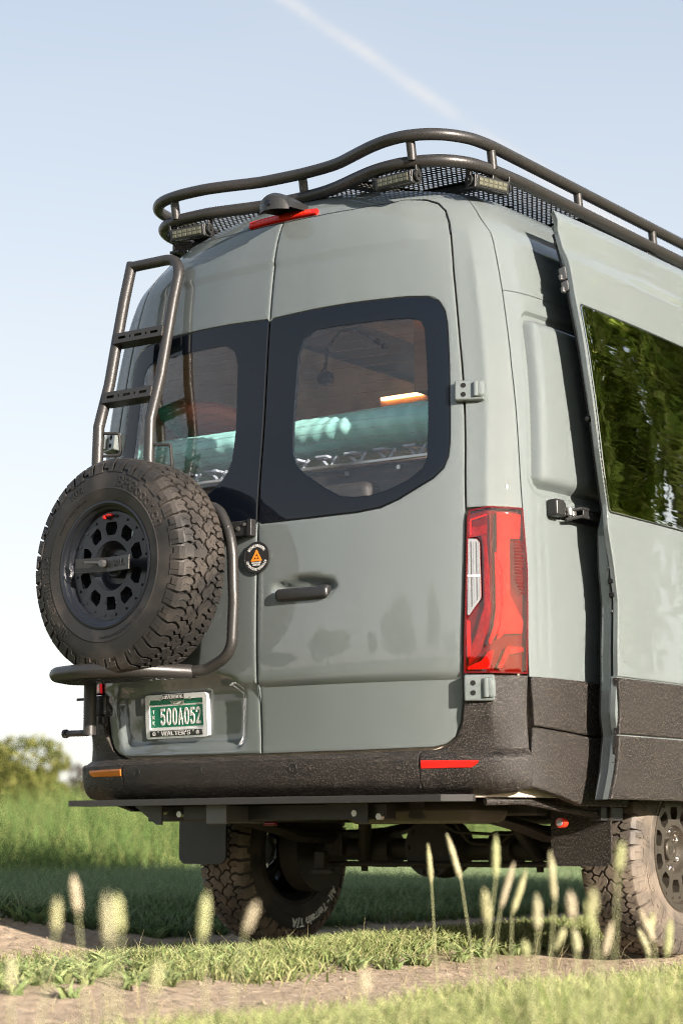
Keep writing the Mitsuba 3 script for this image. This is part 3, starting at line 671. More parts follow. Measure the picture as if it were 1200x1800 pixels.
# road wheels
HUBY, HZ = 1.2656, .385
fm = pose((.845, HUBY, HZ), (1, 0, 0), 0)
wheel('rear_wheel', fm, 'road_rubber', 'rim_bronze', label='sunlit rear wheel on the side of the open sliding door')
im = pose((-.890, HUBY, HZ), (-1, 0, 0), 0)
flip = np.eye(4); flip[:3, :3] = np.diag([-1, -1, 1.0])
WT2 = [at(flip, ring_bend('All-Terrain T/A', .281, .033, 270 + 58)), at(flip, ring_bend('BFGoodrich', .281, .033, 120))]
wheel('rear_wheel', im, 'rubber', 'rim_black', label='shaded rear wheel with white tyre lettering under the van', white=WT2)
for sx in (1, -1): wheel('front_wheel', pose((sx * .845, HUBY + 3.665, HZ), (sx, 0, 0), 20), 'road_rubber', 'rim_bronze')

# ------------------------------------------------------------------ spare wheel carrier and ladder on the left-hand door
CR = V + '__wheel_carrier'; tag(CR, 'black tube carrier for the spare wheel')
hoop = fillet([(-.79, .03, 1.010), (-.795, -.10, 1.006), (-.72, -.27, 1.004), (-.50, -.335, 1.004), (-.33, -.29, 1.003), (-.215, -.115, 1.000)], [.08, .16, .3, .2], 8)
add(CR + '__hoop', tube(hoop, .0255, 20), 'powder', smooth=True)
upr = fillet([(-.225, -.125, 1.000), (-.16, -.095, 1.006), (-.055, -.09, 1.055), (-.048, -.09, 1.25), (-.058, -.09, 1.46), (-.13, -.075, 1.575), (-.36, -.045, 1.60)], [.06, .12, .4, .4, .10], 8)
add(CR + '__upright', tube(upr, .0195, 18), 'powder', smooth=True)
add(CR + '__lower_post', tube([(-.742, -.045, 1.45), (-.742, -.045, .80)], .0235, 20), 'powder')
add(CR + '__peg', cat(move(rot(trimesh.creation.cylinder(.0115, .11, sections=14), 90, (0, 1, 0)), (-.80, -.05, .808)), move(rot(trimesh.creation.cylinder(.016, .012, sections=14), 90, (0, 1, 0)), (-.855, -.05, .808))), 'black_plastic')
add(CR + '__pin', move(rot(trimesh.creation.cylinder(.005, .05, sections=8), 90, (0, 1, 0)), (-.775, -.05, .93)), 'black_plastic')
tray = Polygon([(-.77, -.04), (-.77, -.15), (-.70, -.265), (-.50, -.32), (-.34, -.28), (-.25, -.13), (-.25, -.04)])
holes = unary_union([Point(x, y).buffer(.011, quad_segs=3) for i, y in enumerate(np.arange(-.29, -.05, .028)) for x in np.arange(-.72 + (i % 2) * .016, -.28, .032) if tray.buffer(-.02).contains(Point(x, y))])
add(CR + '__tray', extr(tray.difference(holes), .004, .984), 'powder')
mm = sp @ np.eye(4)
add(CR + '__mounting_plate', at(sp, cat(rbox((.22, .012, .22), .004, (0, .06, 0)), rbox((.09, .10, .09), .006, (0, .12, 0)), rbox((.42, .02, .06), .004, (.12, .165, .11)))), 'powder')
m = frame_at(-.055, 1.497)
kb = add(CR + '__clamp_bracket', at(m, cat(rbox((.125, .022, .055), .004, (-.015, -.014, 0)), rbox((.02, .03, .06), .003, (.040, -.016, 0)))), 'black_plastic')
add(kb + '__bracket_bolt', at(m, cat(ybar((-.01, -.028, 0), .008, .008, 6), ybar((.02, -.028, .012), .006, .008, 6))), 'zinc')
add(CR + '__door_clamp', cat(rbox((.055, .05, .075), .008, (-.735, .02, .907)), rbox((.03, .03, .03), .005, (-.725, .005, .855))), 'black_plastic')

LD = V + '__ladder'; tag(LD, 'black ladder with two slotted steps on the rear door')
yz = lambda z: float(np.interp(z, [1.3, 1.8, 1.93, 2.1, 2.28, 2.44, 2.6], [-.055, -.060, -.055, 0, .04, .077, .12]))
lz = [1.42, 1.6, 1.80, 1.88, 1.93, 1.98, 2.1, 2.28, 2.44, 2.592]
add(LD + '__stile', tube([(-.712, yz(z), z) for z in lz], .0215, 18), 'powder', smooth=40)
P = [(-.464, yz(z), z) for z in (1.55, 1.80, 1.88, 1.93, 1.98, 2.1, 2.28, 2.40)]
top = fillet([P[-1], (-.462, yz(2.578), 2.578), (-.712, yz(2.578), 2.578)], .105, 12)
add(LD + '__stile', tube(np.vstack([P[:-1], top]), .0205, 18), 'powder', smooth=True)
for z in (2.277, 2.040):
    pl = sbox(-.115, -.019, .115, .019).buffer(.002)
    for x in (-.078, 0, .078): pl = pl.difference(rrect(x - .020, -.0055, x + .020, .0055, .005))
    for x in (-.039, .039): pl = pl.difference(Point(x, 0).buffer(.0055))
    st = cat(upright(extr(pl, .004)), rbox((.232, .05, .004), .001, (0, .025, .019)), rbox((.232, .05, .004), .001, (0, .025, -.019)), rbox((.004, .05, .038), .001, (.115, .025, 0)), rbox((.004, .05, .038), .001, (-.115, .025, 0)))
    add(LD + '__step', move(rot(st, -12, (1, 0, 0)), (-.588, yz(z) - .024, z)), 'powder')
for sx, z in ((-.712, 1.87), (-.464, 1.80)):
    y = yz(z)
    add(LD + '__standoff', tube(fillet([(sx + .012, y, z + .035), (sx + .085, y + .02, z + .03), (sx + .085, y + .03, z - .05), (sx + .012, y, z - .05)], .012, 5), .006, 8), 'powder')

# ------------------------------------------------------------------ number plate
m = frame_at(-.413, .860, -.044); KP = V + '__number_plate'
tag(KP, 'green and white number plate in a chrome dealer frame')
add(KP, at(m, move(upright(extr(rrect(-.152, -.076, .152, .076, .012), .002)), (0, -.004, 0))), 'plate_white')
fr = rrect(-.158, -.0785, .158, .0785, .012).difference(rrect(-.139, -.046, .139, .060, .006))
add(KP + '__frame', at(m, cat(move(upright(extr(fr, .006)), (0, -.006, 0)), rbox((.012, .022, .150), .004, (.154, .002, 0)))), 'frame_silver')
add(KP + '__green_field', at(m, move(upright(cat(extr(rrect(-.139, -.038, .139, .0365, .002), .0006), extr(rrect(-.139, .0430, .139, .0595, .002), .0006))), (0, -.0062, 0))), 'plate_green', smooth=False)
for q, ch in enumerate('500A052'): add(KP + '__character', at(m, flat_text(ch, .056, .0016, True, .0245, (-.072 + .0305 * q, -.0070, -.001))), 'plate_white', smooth=False)
for q, ch in enumerate('TRK'): add(KP + '__character', at(m, flat_text(ch, .013, .001, True, None, (-.121, -.007, .018 - .020 * q))), 'plate_white', smooth=False)
add(KP + '__state_name', at(m, flat_text('Vermont', .013, .001, True, .07, (.005, -.007, .0500))), 'plate_white', smooth=False)
add(KP + '__dealer_tab', at(m, cat(rbox((.112, .004, .017), .0015, (-.010, -.0135, .0685)), rbox((.270, .004, .021), .0015, (0, -.0135, -.0605)))), 'black_plastic')
star = lambda x: cat(upright(cat(extr(Point(0, 0).buffer(.0075).difference(Point(0, 0).buffer(.0060)), .001), *[extr(shapely.affinity.rotate(sbox(-.0009, 0, .0009, .0065), a, origin=(0, 0)), .001) for a in (0, 120, 240)])))
for t_ in (flat_text('RIVERSIDE', .011, .001, True, .102, (-.010, -.0158, .0685)), flat_text("WALTER'S", .0145, .001, True, .150, (0, -.0158, -.0605))): add(KP + '__dealer_lettering', at(m, t_), 'white_ink', smooth=False)
for x in (-.112, .112): add(KP + '__dealer_emblem', at(m, move(star(0), (x, -.0158, -.0605))), 'white_ink', smooth=False)
for x, z in ((-.078, .0605), (.078, .0605), (-.090, -.053), (.090, -.053)): add(KP + '__plate_screw', at(m, ybar((x, -.013, z), .005, .006, 12)), 'zinc')

# ------------------------------------------------------------------ roof rack
RK = V + '__roof_rack'; tag(RK, 'black tubular roof rack with a punched metal deck')


def rail(pts, z):
    P = [(x, y, z) for x, y in pts]; P = np.array(P); t = np.r_[0, np.cumsum(np.linalg.norm(np.diff(P[:, :2], axis=0), axis=1))]
    q = np.arange(0, t[-1], .015); X = gaussian_filter1d(np.interp(q, t, P[:, 0]), 1.9, mode='nearest'); Y = gaussian_filter1d(np.interp(q, t, P[:, 1]), 1.9, mode='nearest')
    return np.stack([X, Y, np.full(len(q), z)], 1)


UP = [(-.735, 4.2), (-.735, .36), (-.715, .27), (-.66, .205), (-.60, .172), (-.50, .155), (-.38, .158), (-.28, .182), (-.17, .213), (0, .222), (.10, .217), (.19, .203), (.29, .160), (.39, .118), (.46, .098), (.54, .090), (.62, .115), (.68, .165), (.725, .25), (.738, .36), (.738, 4.2)]
LO = [(-.735, 4.2), (-.735, .42), (-.725, .34), (-.69, .27), (-.63, .222), (-.55, .200), (-.40, .200), (-.29, .225), (-.19, .248), (0, .252), (.10, .242), (.18, .220), (.27, .185), (.36, .152), (.43, .137), (.51, .134), (.60, .160), (.66, .200), (.705, .27), (.728, .40), (.738, .55), (.738, 4.2)]
add(RK + '__rail', tube(rail(UP, 2.837), .0215, 18), 'powder', smooth=True)
add(RK + '__rail', tube(rail(LO, 2.757), .0225, 18), 'powder', smooth=True)
for x, y in [(-.552, .175), (.006, .238), (.560, .115), (.735, .365), (.738, .985), (.738, 1.597), (.738, 2.21), (.738, 2.83), (.738, 3.44), (-.735, .40), (-.735, .985), (-.735, 1.597), (-.735, 2.21), (-.735, 2.83), (-.735, 3.44)]:
    add(RK + '__post', tube([(x, y + .012, 2.757), (x, y - .004, 2.837)], .0165, 14), 'powder')
lo = rail(LO, 0)[:, :2]; deck = Polygon(np.vstack([lo])).buffer(-.028).intersection(sbox(-1, 0, 1, 4.15))
win = deck.buffer(-.02).intersection(sbox(-1, 0, 1, 1.15)); holes = []
shapely.prepare(win)
for i, y in enumerate(np.arange(.12, 1.12, .0178)):
    for x in np.arange(-.72 + (i % 2) * .0103, .72, .0206):
        if win.contains(Point(x, y)): holes.append(Polygon([(x + .0087 * math.cos(a), y + .0087 * math.sin(a)) for a in np.radians(np.arange(6) * 60 + 30)]))
bars = [sbox(-.72, y - .02, .72, y + .02) for y in (.50, 1.14)] + [shapely.affinity.rotate(sbox(x - .02, .1, x + .02, .9), a, origin=(x, .3)) for x, a in ((-.22, 25), (.26, -25))]
keep = unary_union(bars); cut = unary_union([h for h in holes if not keep.intersects(h)])
rear_deck = deck.intersection(sbox(-1, 0, 1, 1.16)).difference(cut)
add(RK + '__deck', cat(extr(rear_deck, .003, 2.768), extr(deck.intersection(sbox(-1, 1.158, 1, 4.2)), .003, 2.768)), 'black_plastic', smooth=False)
add(RK + '__deck_brace', cat(*[extr(b.intersection(deck), .022, 2.745) for b in bars[:2]], *[extr(b.intersection(deck), .018, 2.748) for b in bars[2:]]), 'black_plastic', smooth=False)
for sx in (1, -1):
    for y in (.42, 1.6, 2.8, 3.9): add(RK + '__foot', cat(rbox((.05, .10, .012), .003, (sx * .715, y, 2.700)), rbox((.012, .08, .08), .003, (sx * .728, y, 2.728)), trimesh.creation.icosphere(2, .012).apply_translation((sx * .74, y, 2.700))), 'black_plastic')


def lamp(c, yaw, tilt, w=.155):
    k = V + '__light_bar'; n = 0
    while k in scene: n += 1; k = f'{V}__light_bar_{n:03d}'
    m = trimesh.transformations.translation_matrix(c) @ trimesh.transformations.rotation_matrix(math.radians(yaw), (0, 0, 1)) @ trimesh.transformations.rotation_matrix(math.radians(tilt), (1, 0, 0))
    fins = [rbox((w, .004, .039), .001, (0, .012 + .009 * i, 0)) for i in range(4)]
    add(k, at(m, cat(rbox((w, .022, .042), .003, (0, .002, 0)), *fins, rbox((.010, .05, .048), .003, (w / 2, .018, 0)), rbox((.010, .05, .048), .003, (-w / 2, .018, 0)))), 'black_plastic')
    add(k + '__lens', at(m, rbox((w - .022, .004, .030), .0015, (0, -.0105, 0))), 'lamp_lens')
    for i in range(6): add(k + '__led', at(m, cat(rbox((.017, .003, .011), .001, (-(w - .04) / 2 + i * (w - .04) / 5, -.0125, .0065)), rbox((.017, .003, .010), .001, (-(w - .04) / 2 + i * (w - .04) / 5, -.0125, -.0072)))), 'lamp_led')
    for q in (1, -1): add(k + '__bracket', at(m, cat(move(rot(trimesh.creation.cylinder(.019, .008, sections=20), 90, (0, 1, 0)), (q * (w / 2 + .014), .015, .002)), rbox((.008, .026, .05), .002, (q * (w / 2 + .014), .018, .022)), move(rot(trimesh.creation.cylinder(.007, .016, sections=6), 90, (0, 1, 0)), (q * (w / 2 + .016), .015, .002)))), 'black_plastic')


lamp((-.500, .195, 2.697), 2, 6); lamp((.475, .140, 2.704), -4, 6); lamp((.728, .372, 2.702), 72, 6, .15)

# ------------------------------------------------------------------ the open sliding door
SD = V + '__sliding_door'; OFF = .140
EDGE = [(1.220, 0.553), (1.255, 0.645), (1.282, 0.765), (1.270, 0.835), (1.285, 0.965), (1.288, 1.050), (1.302, 1.210), (1.290, 1.320), (1.265, 1.455), (1.265, 1.535), (1.230, 1.725), (1.192, 1.985), (1.175, 2.250), (1.177, 2.340), (1.168, 2.460), (1.192, 2.545)]
EX = lambda v: np.interp(v, [b for a, b in EDGE], [a for a, b in EDGE])
skin = Polygon(EDGE + [(2.60, 2.560), (2.62, 2.2), (2.62, .553)])
swin = smoothed(Polygon([(1.277, 1.513), (1.246, 1.70), (1.213, 1.97), (1.200, 2.18), (1.202, 2.212), (2.52, 2.200), (2.56, 2.18), (2.56, 1.57), (2.52, 1.505)]), .012)


def slide_off(s, v):
    return OFF + .010 * (sm(2.475, 2.50, v) - 1) * sm(2.36, 2.42, v) - .006 * sm(2.30, 2.29, v) * 0 + .008 * np.exp(-((v - 1.0) / .35) ** 2)


upper = skin.intersection(sbox(1, .959, 3, 3)).difference(swin.buffer(.004))
add(SD, panel(upper, slide_off, depth=.016, er=.005, h=.02), 'paint'); tag(SD, 'open sliding side door with a dark tinted window')
add(SD + '__tinted_window', panel(swin, lambda s, v: slide_off(s, v) + .001, depth=.008, er=.003, h=.03), 'film_glass')
add(SD + '__window_trim', panel(swin.buffer(.0037).difference(swin.buffer(.0004)), lambda s, v: slide_off(s, v) - .001, depth=.01, er=0, h=.03), 'seal')
ins = Polygon([(a + .012 + .06 * sm(1.38, 1.54, b), b) for a, b in EDGE] + [(2.58, 2.52), (2.58, .56)])
add(SD + '__inner_skin', cat(panel(ins, OFF - .028, depth=.03, er=.008, h=.03), panel(ins.buffer(-.012), OFF - .062, er=0, h=.06, sheet=True)), 'paint')
add(SD + '__door_seal', panel(ins.buffer(-.022), OFF - .05, depth=.030, er=.004, h=.05), 'seal')
c1 = Polygon([(EX(.955) - .004, .955), (EX(.9) + .004, .90), (EX(.86) + .012, .85), (EX(.77) - .006, .769), (2.62, .769), (2.62, .955)])
c2 = Polygon([(EX(.76) - .004, .763), (EX(.70), .70), (EX(.645), .645), (EX(.553), .553), (2.62, .553), (2.62, .763)])
for c in (c1, c2): add(SD + '__cladding', panel(c, lambda s, v: slide_off(s, v) + .006, depth=.02, er=.006, h=.025), 'liner')
add(SD + '__lower_skin', panel(skin.intersection(sbox(1, .4, 3, .961)), lambda s, v: slide_off(s, v) - .006, depth=.02, er=.003, h=.04), 'paint')
# latches, stops and slots on the door's rear edge
for v, hh in ((2.33, .05), (2.285, .04)):
    m = frame_at(EX(v) + .006, v, OFF - .035); add(SD + '__latch', at(m, cat(rbox((.016, .03, hh), .005), rbox((.026, .014, .022), .004, (-.004, .008, -.012)))), 'grey_steel')
for v in (1.28, 1.235): add(SD + '__edge_slot', at(frame_at(EX(v) + .004, v, OFF - .018), rbox((.012, .022, .016), .003)), 'dark_void')
for v in (1.325, 1.325, 1.18): add(SD + '__edge_bolt', at(frame_at(EX(v) + .005, v, OFF - .020), rbox((.012, .009, .009), .003)), 'grey_steel')
for v in (1.83, 2.44): add(SD + '__door_buffer', at(frame_at(EX(v) + .016, v, OFF - .036), rbox((.03, .02, .022), .008)), 'seal')
# middle rail, its end cap, and the roller arm
m = frame_at(1.135, 1.522, .010)
TK = V + '__door_track'
add(TK, panel(sbox(1.15, 1.492, 2.75, 1.540), .004, depth=.02, er=.004, h=.05), 'black_plastic')
add(TK + '__end_cap', at(m, cat(rbox((.052, .045, .058), .008, (0, -.012, 0)), rbox((.030, .03, .050), .005, (.035, -.006, 0)))), 'black_plastic')
arm = fillet([S(1.18, 1.515, .03), S(1.24, 1.530, .055), S(1.33, 1.528, .060), S(1.42, 1.520, .09)], .03, 6)
add(TK + '__roller_arm', cat(tube(arm, .006, 8), tube(arm - [0, 0, .028], .006, 8), at(frame_at(1.30, 1.513, .055), rbox((.11, .006, .026), .002)), at(frame_at(1.40, 1.49, .085), rbox((.04, .04, .075), .005)), at(frame_at(1.40, 1.455, .085), rbox((.03, .03, .03), .005))), 'black_plastic')
add(TK + '__roller', at(frame_at(1.195, 1.515, .035), cat(trimesh.creation.cylinder(.012, .022, sections=16), rbox((.02, .02, .03), .004, (.02, 0, 0)))), 'zinc')

# ------------------------------------------------------------------ hitch step, mud flaps, running gear
ST = V + '__hitch_step'; tag(ST, 'flat black step plate under the rear bumper')
plate = Polygon([(-.835, -.050), (.770, -.060), (.850, .005), (.850, .02), (-.80, .02)])
add(ST, extr(plate, .0215, .5445), 'powder'); add(ST + '__top_plate', extr(Polygon([(-.83, -.04), (.76, -.05), (.84, .01), (.70, .24), (-.70, .24)]), .004, .562), 'powder')
add(ST + '__cross_beam', rbox((1.05, .06, .055), .004, (-.12, .20, .518)), 'powder')
add(ST + '__receiver', cat(rbox((.075, .26, .062), .004, (-.22, .18, .513)), rbox((.09, .02, .07), .004, (-.22, .045, .513))), 'grey_steel')
add(ST + '__receiver_plate', rbox((.11, .012, .05), .003, (-.36, .10, .520)), 'powder')
gus = lambda x, k: move(rot(rot(extr(Polygon([(0, 0), (.13, -.068), (.16, -.068), (.16, 0)]), .006), 90, (1, 0, 0)), k, (0, 0, 1)), (x, .12, .546))
add(ST + '__gusset', gus(-.66, -12), 'powder'); add(ST + '__gusset', gus(.19, 10), 'powder')
for x, y, z in ((-.53, .12, .524), (-.45, .12, .515), (.40, .14, .500), (.30, .14, .512)): add(ST + '__bolt', ybar((x, y, z), .012, .02, 6), 'zinc')
for sx in (1, -1):
    fl = [move(rbox((.235, .010, .215), .045, (0, 0, 0)), (0, 0, 0))]
    q = rrect(-.118, -.085, .118, .16, .035); mf = move(upright(extr(q, .012)), (.815 if sx > 0 else -.875, .78, .415))
    add(V + '__mud_flap', mf, 'liner' if sx > 0 else 'black_plastic')
add(V + '__mud_flap_bracket', cat(rbox((.05, .16, .05), .004, (.90, .80, .51)), rbox((.12, .02, .14), .004, (.845, .875, .575))), 'black_plastic')
add(V + '__side_marker', at(np.eye(4), cat(ybar((.862, .555, .478), .0165, .03))), 'red_bright'); add(V + '__side_marker__marker_lens', cat(ybar((.862, .538, .478), .011, .006)), 'clear_lens')
add(V + '__inner_lip', tube(fillet([(.80, .16, .545), (.87, .30, .548), (.90, .55, .520), (.905, .82, .500)], .1), .012, 10), 'liner')
ax = lambda r, l, c, n=24: move(rot(trimesh.creation.cylinder(r, l, sections=n), 90, (0, 1, 0)), c)
diff = trimesh.creation.icosphere(3, .118); diff.vertices = diff.vertices * [1.0, .95, 1.0]
add(V + '__rear_axle', cat(ax(.043, 1.5, (0, HUBY, .385)), move(diff, (-.06, HUBY, .392)), ybar((-.06, HUBY - .105, .392), .112, .02, 28), *[ybar((-.06 + .098 * math.cos(a), HUBY - .118, .392 + .098 * math.sin(a)), .009, .012, 6) for a in np.arange(10) * .628], ax(.07, .1, (.22, HUBY, .385)), ax(.07, .1, (-.34, HUBY, .385))), 'underbody')
for sx in (1, -1):
    add(V + '__leaf_spring', cat(*[tube([(sx * .55, HUBY - .72 + .10 * i, .505 - .012 * i), (sx * .55, HUBY - .3, .452 - .008 * i), (sx * .55, HUBY, .440 - .008 * i), (sx * .55, HUBY + .3, .452 - .008 * i), (sx * .55, HUBY + .72 - .10 * i, .505 - .012 * i)], .022, 4) for i in range(3)], rbox((.09, .14, .10), .01, (sx * .55, HUBY, .41))), 'underbody')
    add(V + '__shock_absorber', cat(tube([(sx * .40, HUBY - .06, .34), (sx * .30, HUBY - .20, .58)], .026, 12), tube([(sx * .40, HUBY - .06, .30), (sx * .40, HUBY - .06, .36)], .014, 8)), 'underbody')
    add(V + '__chassis_rail', rbox((.07, 4.4, .11), .01, (sx * .44, 2.5, .545)), 'underbody')
    add(V + '__brake_drum', ax(.17, .09, (sx * .70, HUBY, .385), 32), 'underbody')
add(V + '__muffler', cat(rbox((.56, .24, .085), .04, (.40, .42, .520))), 'muffler')
add(V + '__brake_hose', cat(tube(fillet([(.08, 1.10, .50), (.14, 1.12, .41), (.24, 1.16, .40), (.32, 1.2, .47)], .05), .007, 7), tube(fillet([(.02, 1.0, .53), (.12, 1.06, .45), (.34, 1.1, .44), (.46, 1.12, .52)], .05), .006, 7), tube([(-.55, 1.12, .33), (.5, 1.12, .33)], .011, 8), rbox((.05, .04, .09), .008, (-.50, 1.05, .335)), rbox((.10, .03, .02), .004, (-.47, 1.02, .30))), 'underbody')
add(V + '__spare_cross_member', rbox((1.5, .08, .08), .01, (0, .62, .545)), 'underbody')
add(V + '__tow_tag', rbox((.05, .02, .014), .004, (-.03, .10, .478)), 'red_dark')

# ------------------------------------------------------------------ inside the van, seen through the rear glass
ceil = trimesh.Trimesh([(-.58, .45, 2.605), (.58, .45, 2.605), (.58, 4.5, 2.605), (-.58, 4.5, 2.605)], [(0, 1, 2), (0, 2, 3)], process=False)
add(V + '__headlining', ceil, 'felt', smooth=False)
add(V + '__cabinet', cat(rbox((.56, .9, .30), .006, (.580, .97, 2.185))), 'wood')
add(V + '__cabinet__led_strip', rbox((.10, .012, .014), .002, (.345, .512, 2.342)), 'led', smooth=False, emitter={'type': 'area', 'radiance': rgb(1.1, .55, .2)})
add(V + '__shelf', rbox((.62, .5, .10), .006, (.105, 1.29, 2.105)), 'wood')
add(V + '__shelf__led_strip', rbox((.20, .012, .012), .002, (-.09, 1.032, 2.158)), 'led', smooth=False, emitter={'type': 'area', 'radiance': rgb(1.1, .55, .2)})
add(V + '__bed_rail', rbox((1.30, .025, .014), .003, (0, .235, 1.734)), 'zinc')
for i in range(9):
    x = -.52 + i * .125
    add(V + '__bed_slat_foot', cat(rbox((.052, .05, .010), .003, (x, .235, 1.771)), tube([(x - .02, .235, 1.771), (x + .012, .235, 1.741)], .006, 6), tube([(x + .055, .235, 1.771), (x + .03, .235, 1.741)], .006, 6)), 'bed_white')
add(V + '__bed_panel', rbox((1.34, .012, .26), .003, (0, .25, 1.590)), 'underbody')
for x in (-.25, -.02, .20, .42): add(V + '__bed_screw', ybar((x, .238, 1.704), .008, .008, 10), 'zinc')
n_u, n_v = 320, 56
u, w = np.meshgrid(np.linspace(-.80, .80, n_u), np.linspace(0, 2 * np.pi, n_v)); rr = 1 + .034 * np.sin(u * 95 + 1.8 * np.sin(w * 2 + u * 9)) * np.clip(meshkit.fbm(np.stack([u * 3, w * .5, u * 0], -1), 2, 3) * 1.8 - .3, .15, 1.0) + .02 * (meshkit.fbm(np.stack([u * 7, np.cos(w) * 1.5, np.sin(w) * 1.5], -1), 3, 8) - .5)
roll = np.stack([u, +.40 + .19 * np.cos(w) * rr, 1.868 + (.080 + .006 * np.sin(u * 3)) * np.sin(w) * rr], -1).reshape(-1, 3)
ii, jj = np.meshgrid(np.arange(n_u - 1), np.arange(n_v - 1)); a = (jj * n_u + ii).ravel()
add('quilt', trimesh.Trimesh(roll, np.vstack([np.stack([a, a + 1, a + n_u + 1], 1), np.stack([a, a + n_u + 1, a + n_u], 1)]), process=False), 'teal_cloth', smooth=True)
tag('quilt', 'teal puffy quilt laid along the bed edge behind the rear windows', 'quilt')
add('mattress', rbox((1.66, 1.7, .10), .03, (0, 1.42, 1.81)), 'bed_white'); tag('mattress', 'pale mattress on the bed behind the teal quilt inside the van', 'mattress')
pw = trimesh.creation.icosphere(4, 1.0); q = pw.vertices; pw.vertices = np.stack([np.sign(q[:, 0]) * abs(q[:, 0]) ** .6 * .235, np.sign(q[:, 1]) * abs(q[:, 1]) ** .7 * .20, q[:, 2] * .055 * (1 + .3 * (meshkit.noise(q * 4) - .5))], 1)
add('pillow', move(rot(rot(pw, 10, (0, 1, 0)), -20, (1, 0, 0)), (-.66, .58, 2.015)), 'sunset_cloth', smooth=True); tag('pillow', 'green to orange pillow on the bed behind the left rear window', 'pillow')
goose = fillet([(-.80, 1.49, 2.42), (-.74, 1.44, 2.53), (-.62, 1.36, 2.565), (-.50, 1.30, 2.545), (-.32, 1.2, 2.445)], [.06, .1, .1], 8)
add('reading_lamp__neck', tube(goose, .0065, 8), 'black_plastic', smooth=True); add('reading_lamp__base', cat(ybar((-.80, 1.50, 2.41), .034, .03, 20)), 'black_plastic'); add('reading_lamp__head', tube([(-.33, 1.205, 2.45), (-.26, 1.165, 2.41)], .014, 12), 'black_plastic')
tag('reading_lamp', 'thin black gooseneck reading lamp on the wall inside the van', 'lamp')
add('bed_bag', rbox((.22, .10, .10), .03, (.26, .17, 1.600)), 'underbody'); tag('bed_bag', 'small dark pouch below the bed edge in the right rear window', 'bag')

# ------------------------------------------------------------------ ground, track and grass
def ground_z(x, y):
    x = np.asarray(x, float); y = np.asarray(y, float); o = np.zeros(np.broadcast(x, y).shape) + x * 0 + y * 0
    p = np.stack([o + x, o + y, o], -1)
    wob = (meshkit.fbm(p * [.5, .5, 1], 3, 2) - .5) * .5
    z = -.010 + .055 * np.exp(-((x + wob * .3) / .36) ** 2) * (.6 + .6 * meshkit.fbm(p * .9, 2, 4))
    z = z - .015 * np.exp(-((abs(x) - .86) / .22) ** 2)
    z = z + .11 * sm(-1.45, -2.4, x) + .05 * sm(1.35, 2.2, x) * sm(-4.6, -3.4, y)
    z = z + .13 * np.exp(-(((x + 1.80) / .50) ** 2 + ((y - .50) / .55) ** 2))
    z = z + (meshkit.fbm(p * [5, 5, 1], 3, 6) - .5) * .022 + (meshkit.fbm(p * [26, 26, 1], 2, 7) - .5) * .007
    far = np.hypot(x, y); z = z + .020 * np.clip(far - 9, 0, 40)
    t = np.exp(-(((abs(x) - .845) / .16) ** 2 + ((y - HUBY) / .25) ** 2)); return z * (1 - t) + t * .002


def grid(xs, ys):
    X, Y = np.meshgrid(xs, ys); V_ = np.stack([X.ravel(), Y.ravel(), ground_z(X.ravel(), Y.ravel())], 1); n = len(xs)
    i, j = np.meshgrid(np.arange(n - 1), np.arange(len(ys) - 1)); a = (j * n + i).ravel()
    return trimesh.Trimesh(V_, np.vstack([np.stack([a, a + 1, a + n + 1], 1), np.stack([a, a + n + 1, a + n], 1)]), process=False)


def spaced(lo, hi, fine_lo, fine_hi, h, g=1.25):
    a = list(np.arange(fine_lo, fine_hi, h)); st = h
    while a[-1] < hi: st *= g; a.append(a[-1] + st)
    st = h
    while a[0] > lo: st *= g; a.insert(0, a[0] - st)
    return np.array(a)


add('farm_track', grid(spaced(-900, 900, -3.2, 4.2, .025), spaced(-900, 900, -3.6, 4.0, .03)), 'ground', smooth=True); tag('farm_track', kind='structure')


def blades(xy, h, w, lean, colour, spread=.25, rng=RNG, zf=ground_z):
    """Tapered, bent blades: h heights, w widths, lean how far the tips hang over, colour (n, 3)."""
    n = len(xy); z = zf(xy[:, 0], xy[:, 1]) - .004; a = rng.uniform(0, 2 * np.pi, n); d = np.stack([np.cos(a), np.sin(a)], 1); b = rng.uniform(0, 2 * np.pi, n)
    e = np.stack([np.cos(b), np.sin(b)], 1)
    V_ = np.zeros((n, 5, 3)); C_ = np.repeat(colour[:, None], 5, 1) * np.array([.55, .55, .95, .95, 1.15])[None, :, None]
    for k, (f, ww) in enumerate(((0, 1), (0, -1), (.55, .75), (.55, -.75), (1, 0))):
        off = d * (lean * h * f ** 1.7)[:, None] + e * (w * ww)[:, None] / 2
        V_[:, k, :2] = xy + off; V_[:, k, 2] = z + h * f * (1 - .35 * lean * f)
    o = (np.arange(n) * 5)[:, None]; F = np.concatenate([o + [0, 1, 3], o + [0, 3, 2], o + [2, 3, 4]], 0).reshape(3, n, 3).reshape(-1, 3)
    return V_.reshape(-1, 3), F, C_.reshape(-1, 3)


def wedge(n, x0, x1, y0, y1, rng=RNG, margin=230):
    """n random spots of the rectangle that the photograph's field of view (with a margin) takes in."""
    out = []
    while sum(map(len, out)) < n:
        p = np.stack([rng.uniform(x0, x1, n * 3), rng.uniform(y0, y1, n * 3)], 1); d = p - CAM[:2]
        zc = d @ _fh[:2]; xc = d @ _r0[:2]; ok = (zc > .6) & (abs(xc) < zc * .164 * (1 + margin / 600) + .15); out.append(p[ok])
    return np.vstack(out)[:n]


def pick(n, *cols, rng=RNG):
    c = np.array(cols)[rng.integers(0, len(cols), n)]; return np.clip(c * rng.uniform(.75, 1.25, (n, 1)), 0, 1)


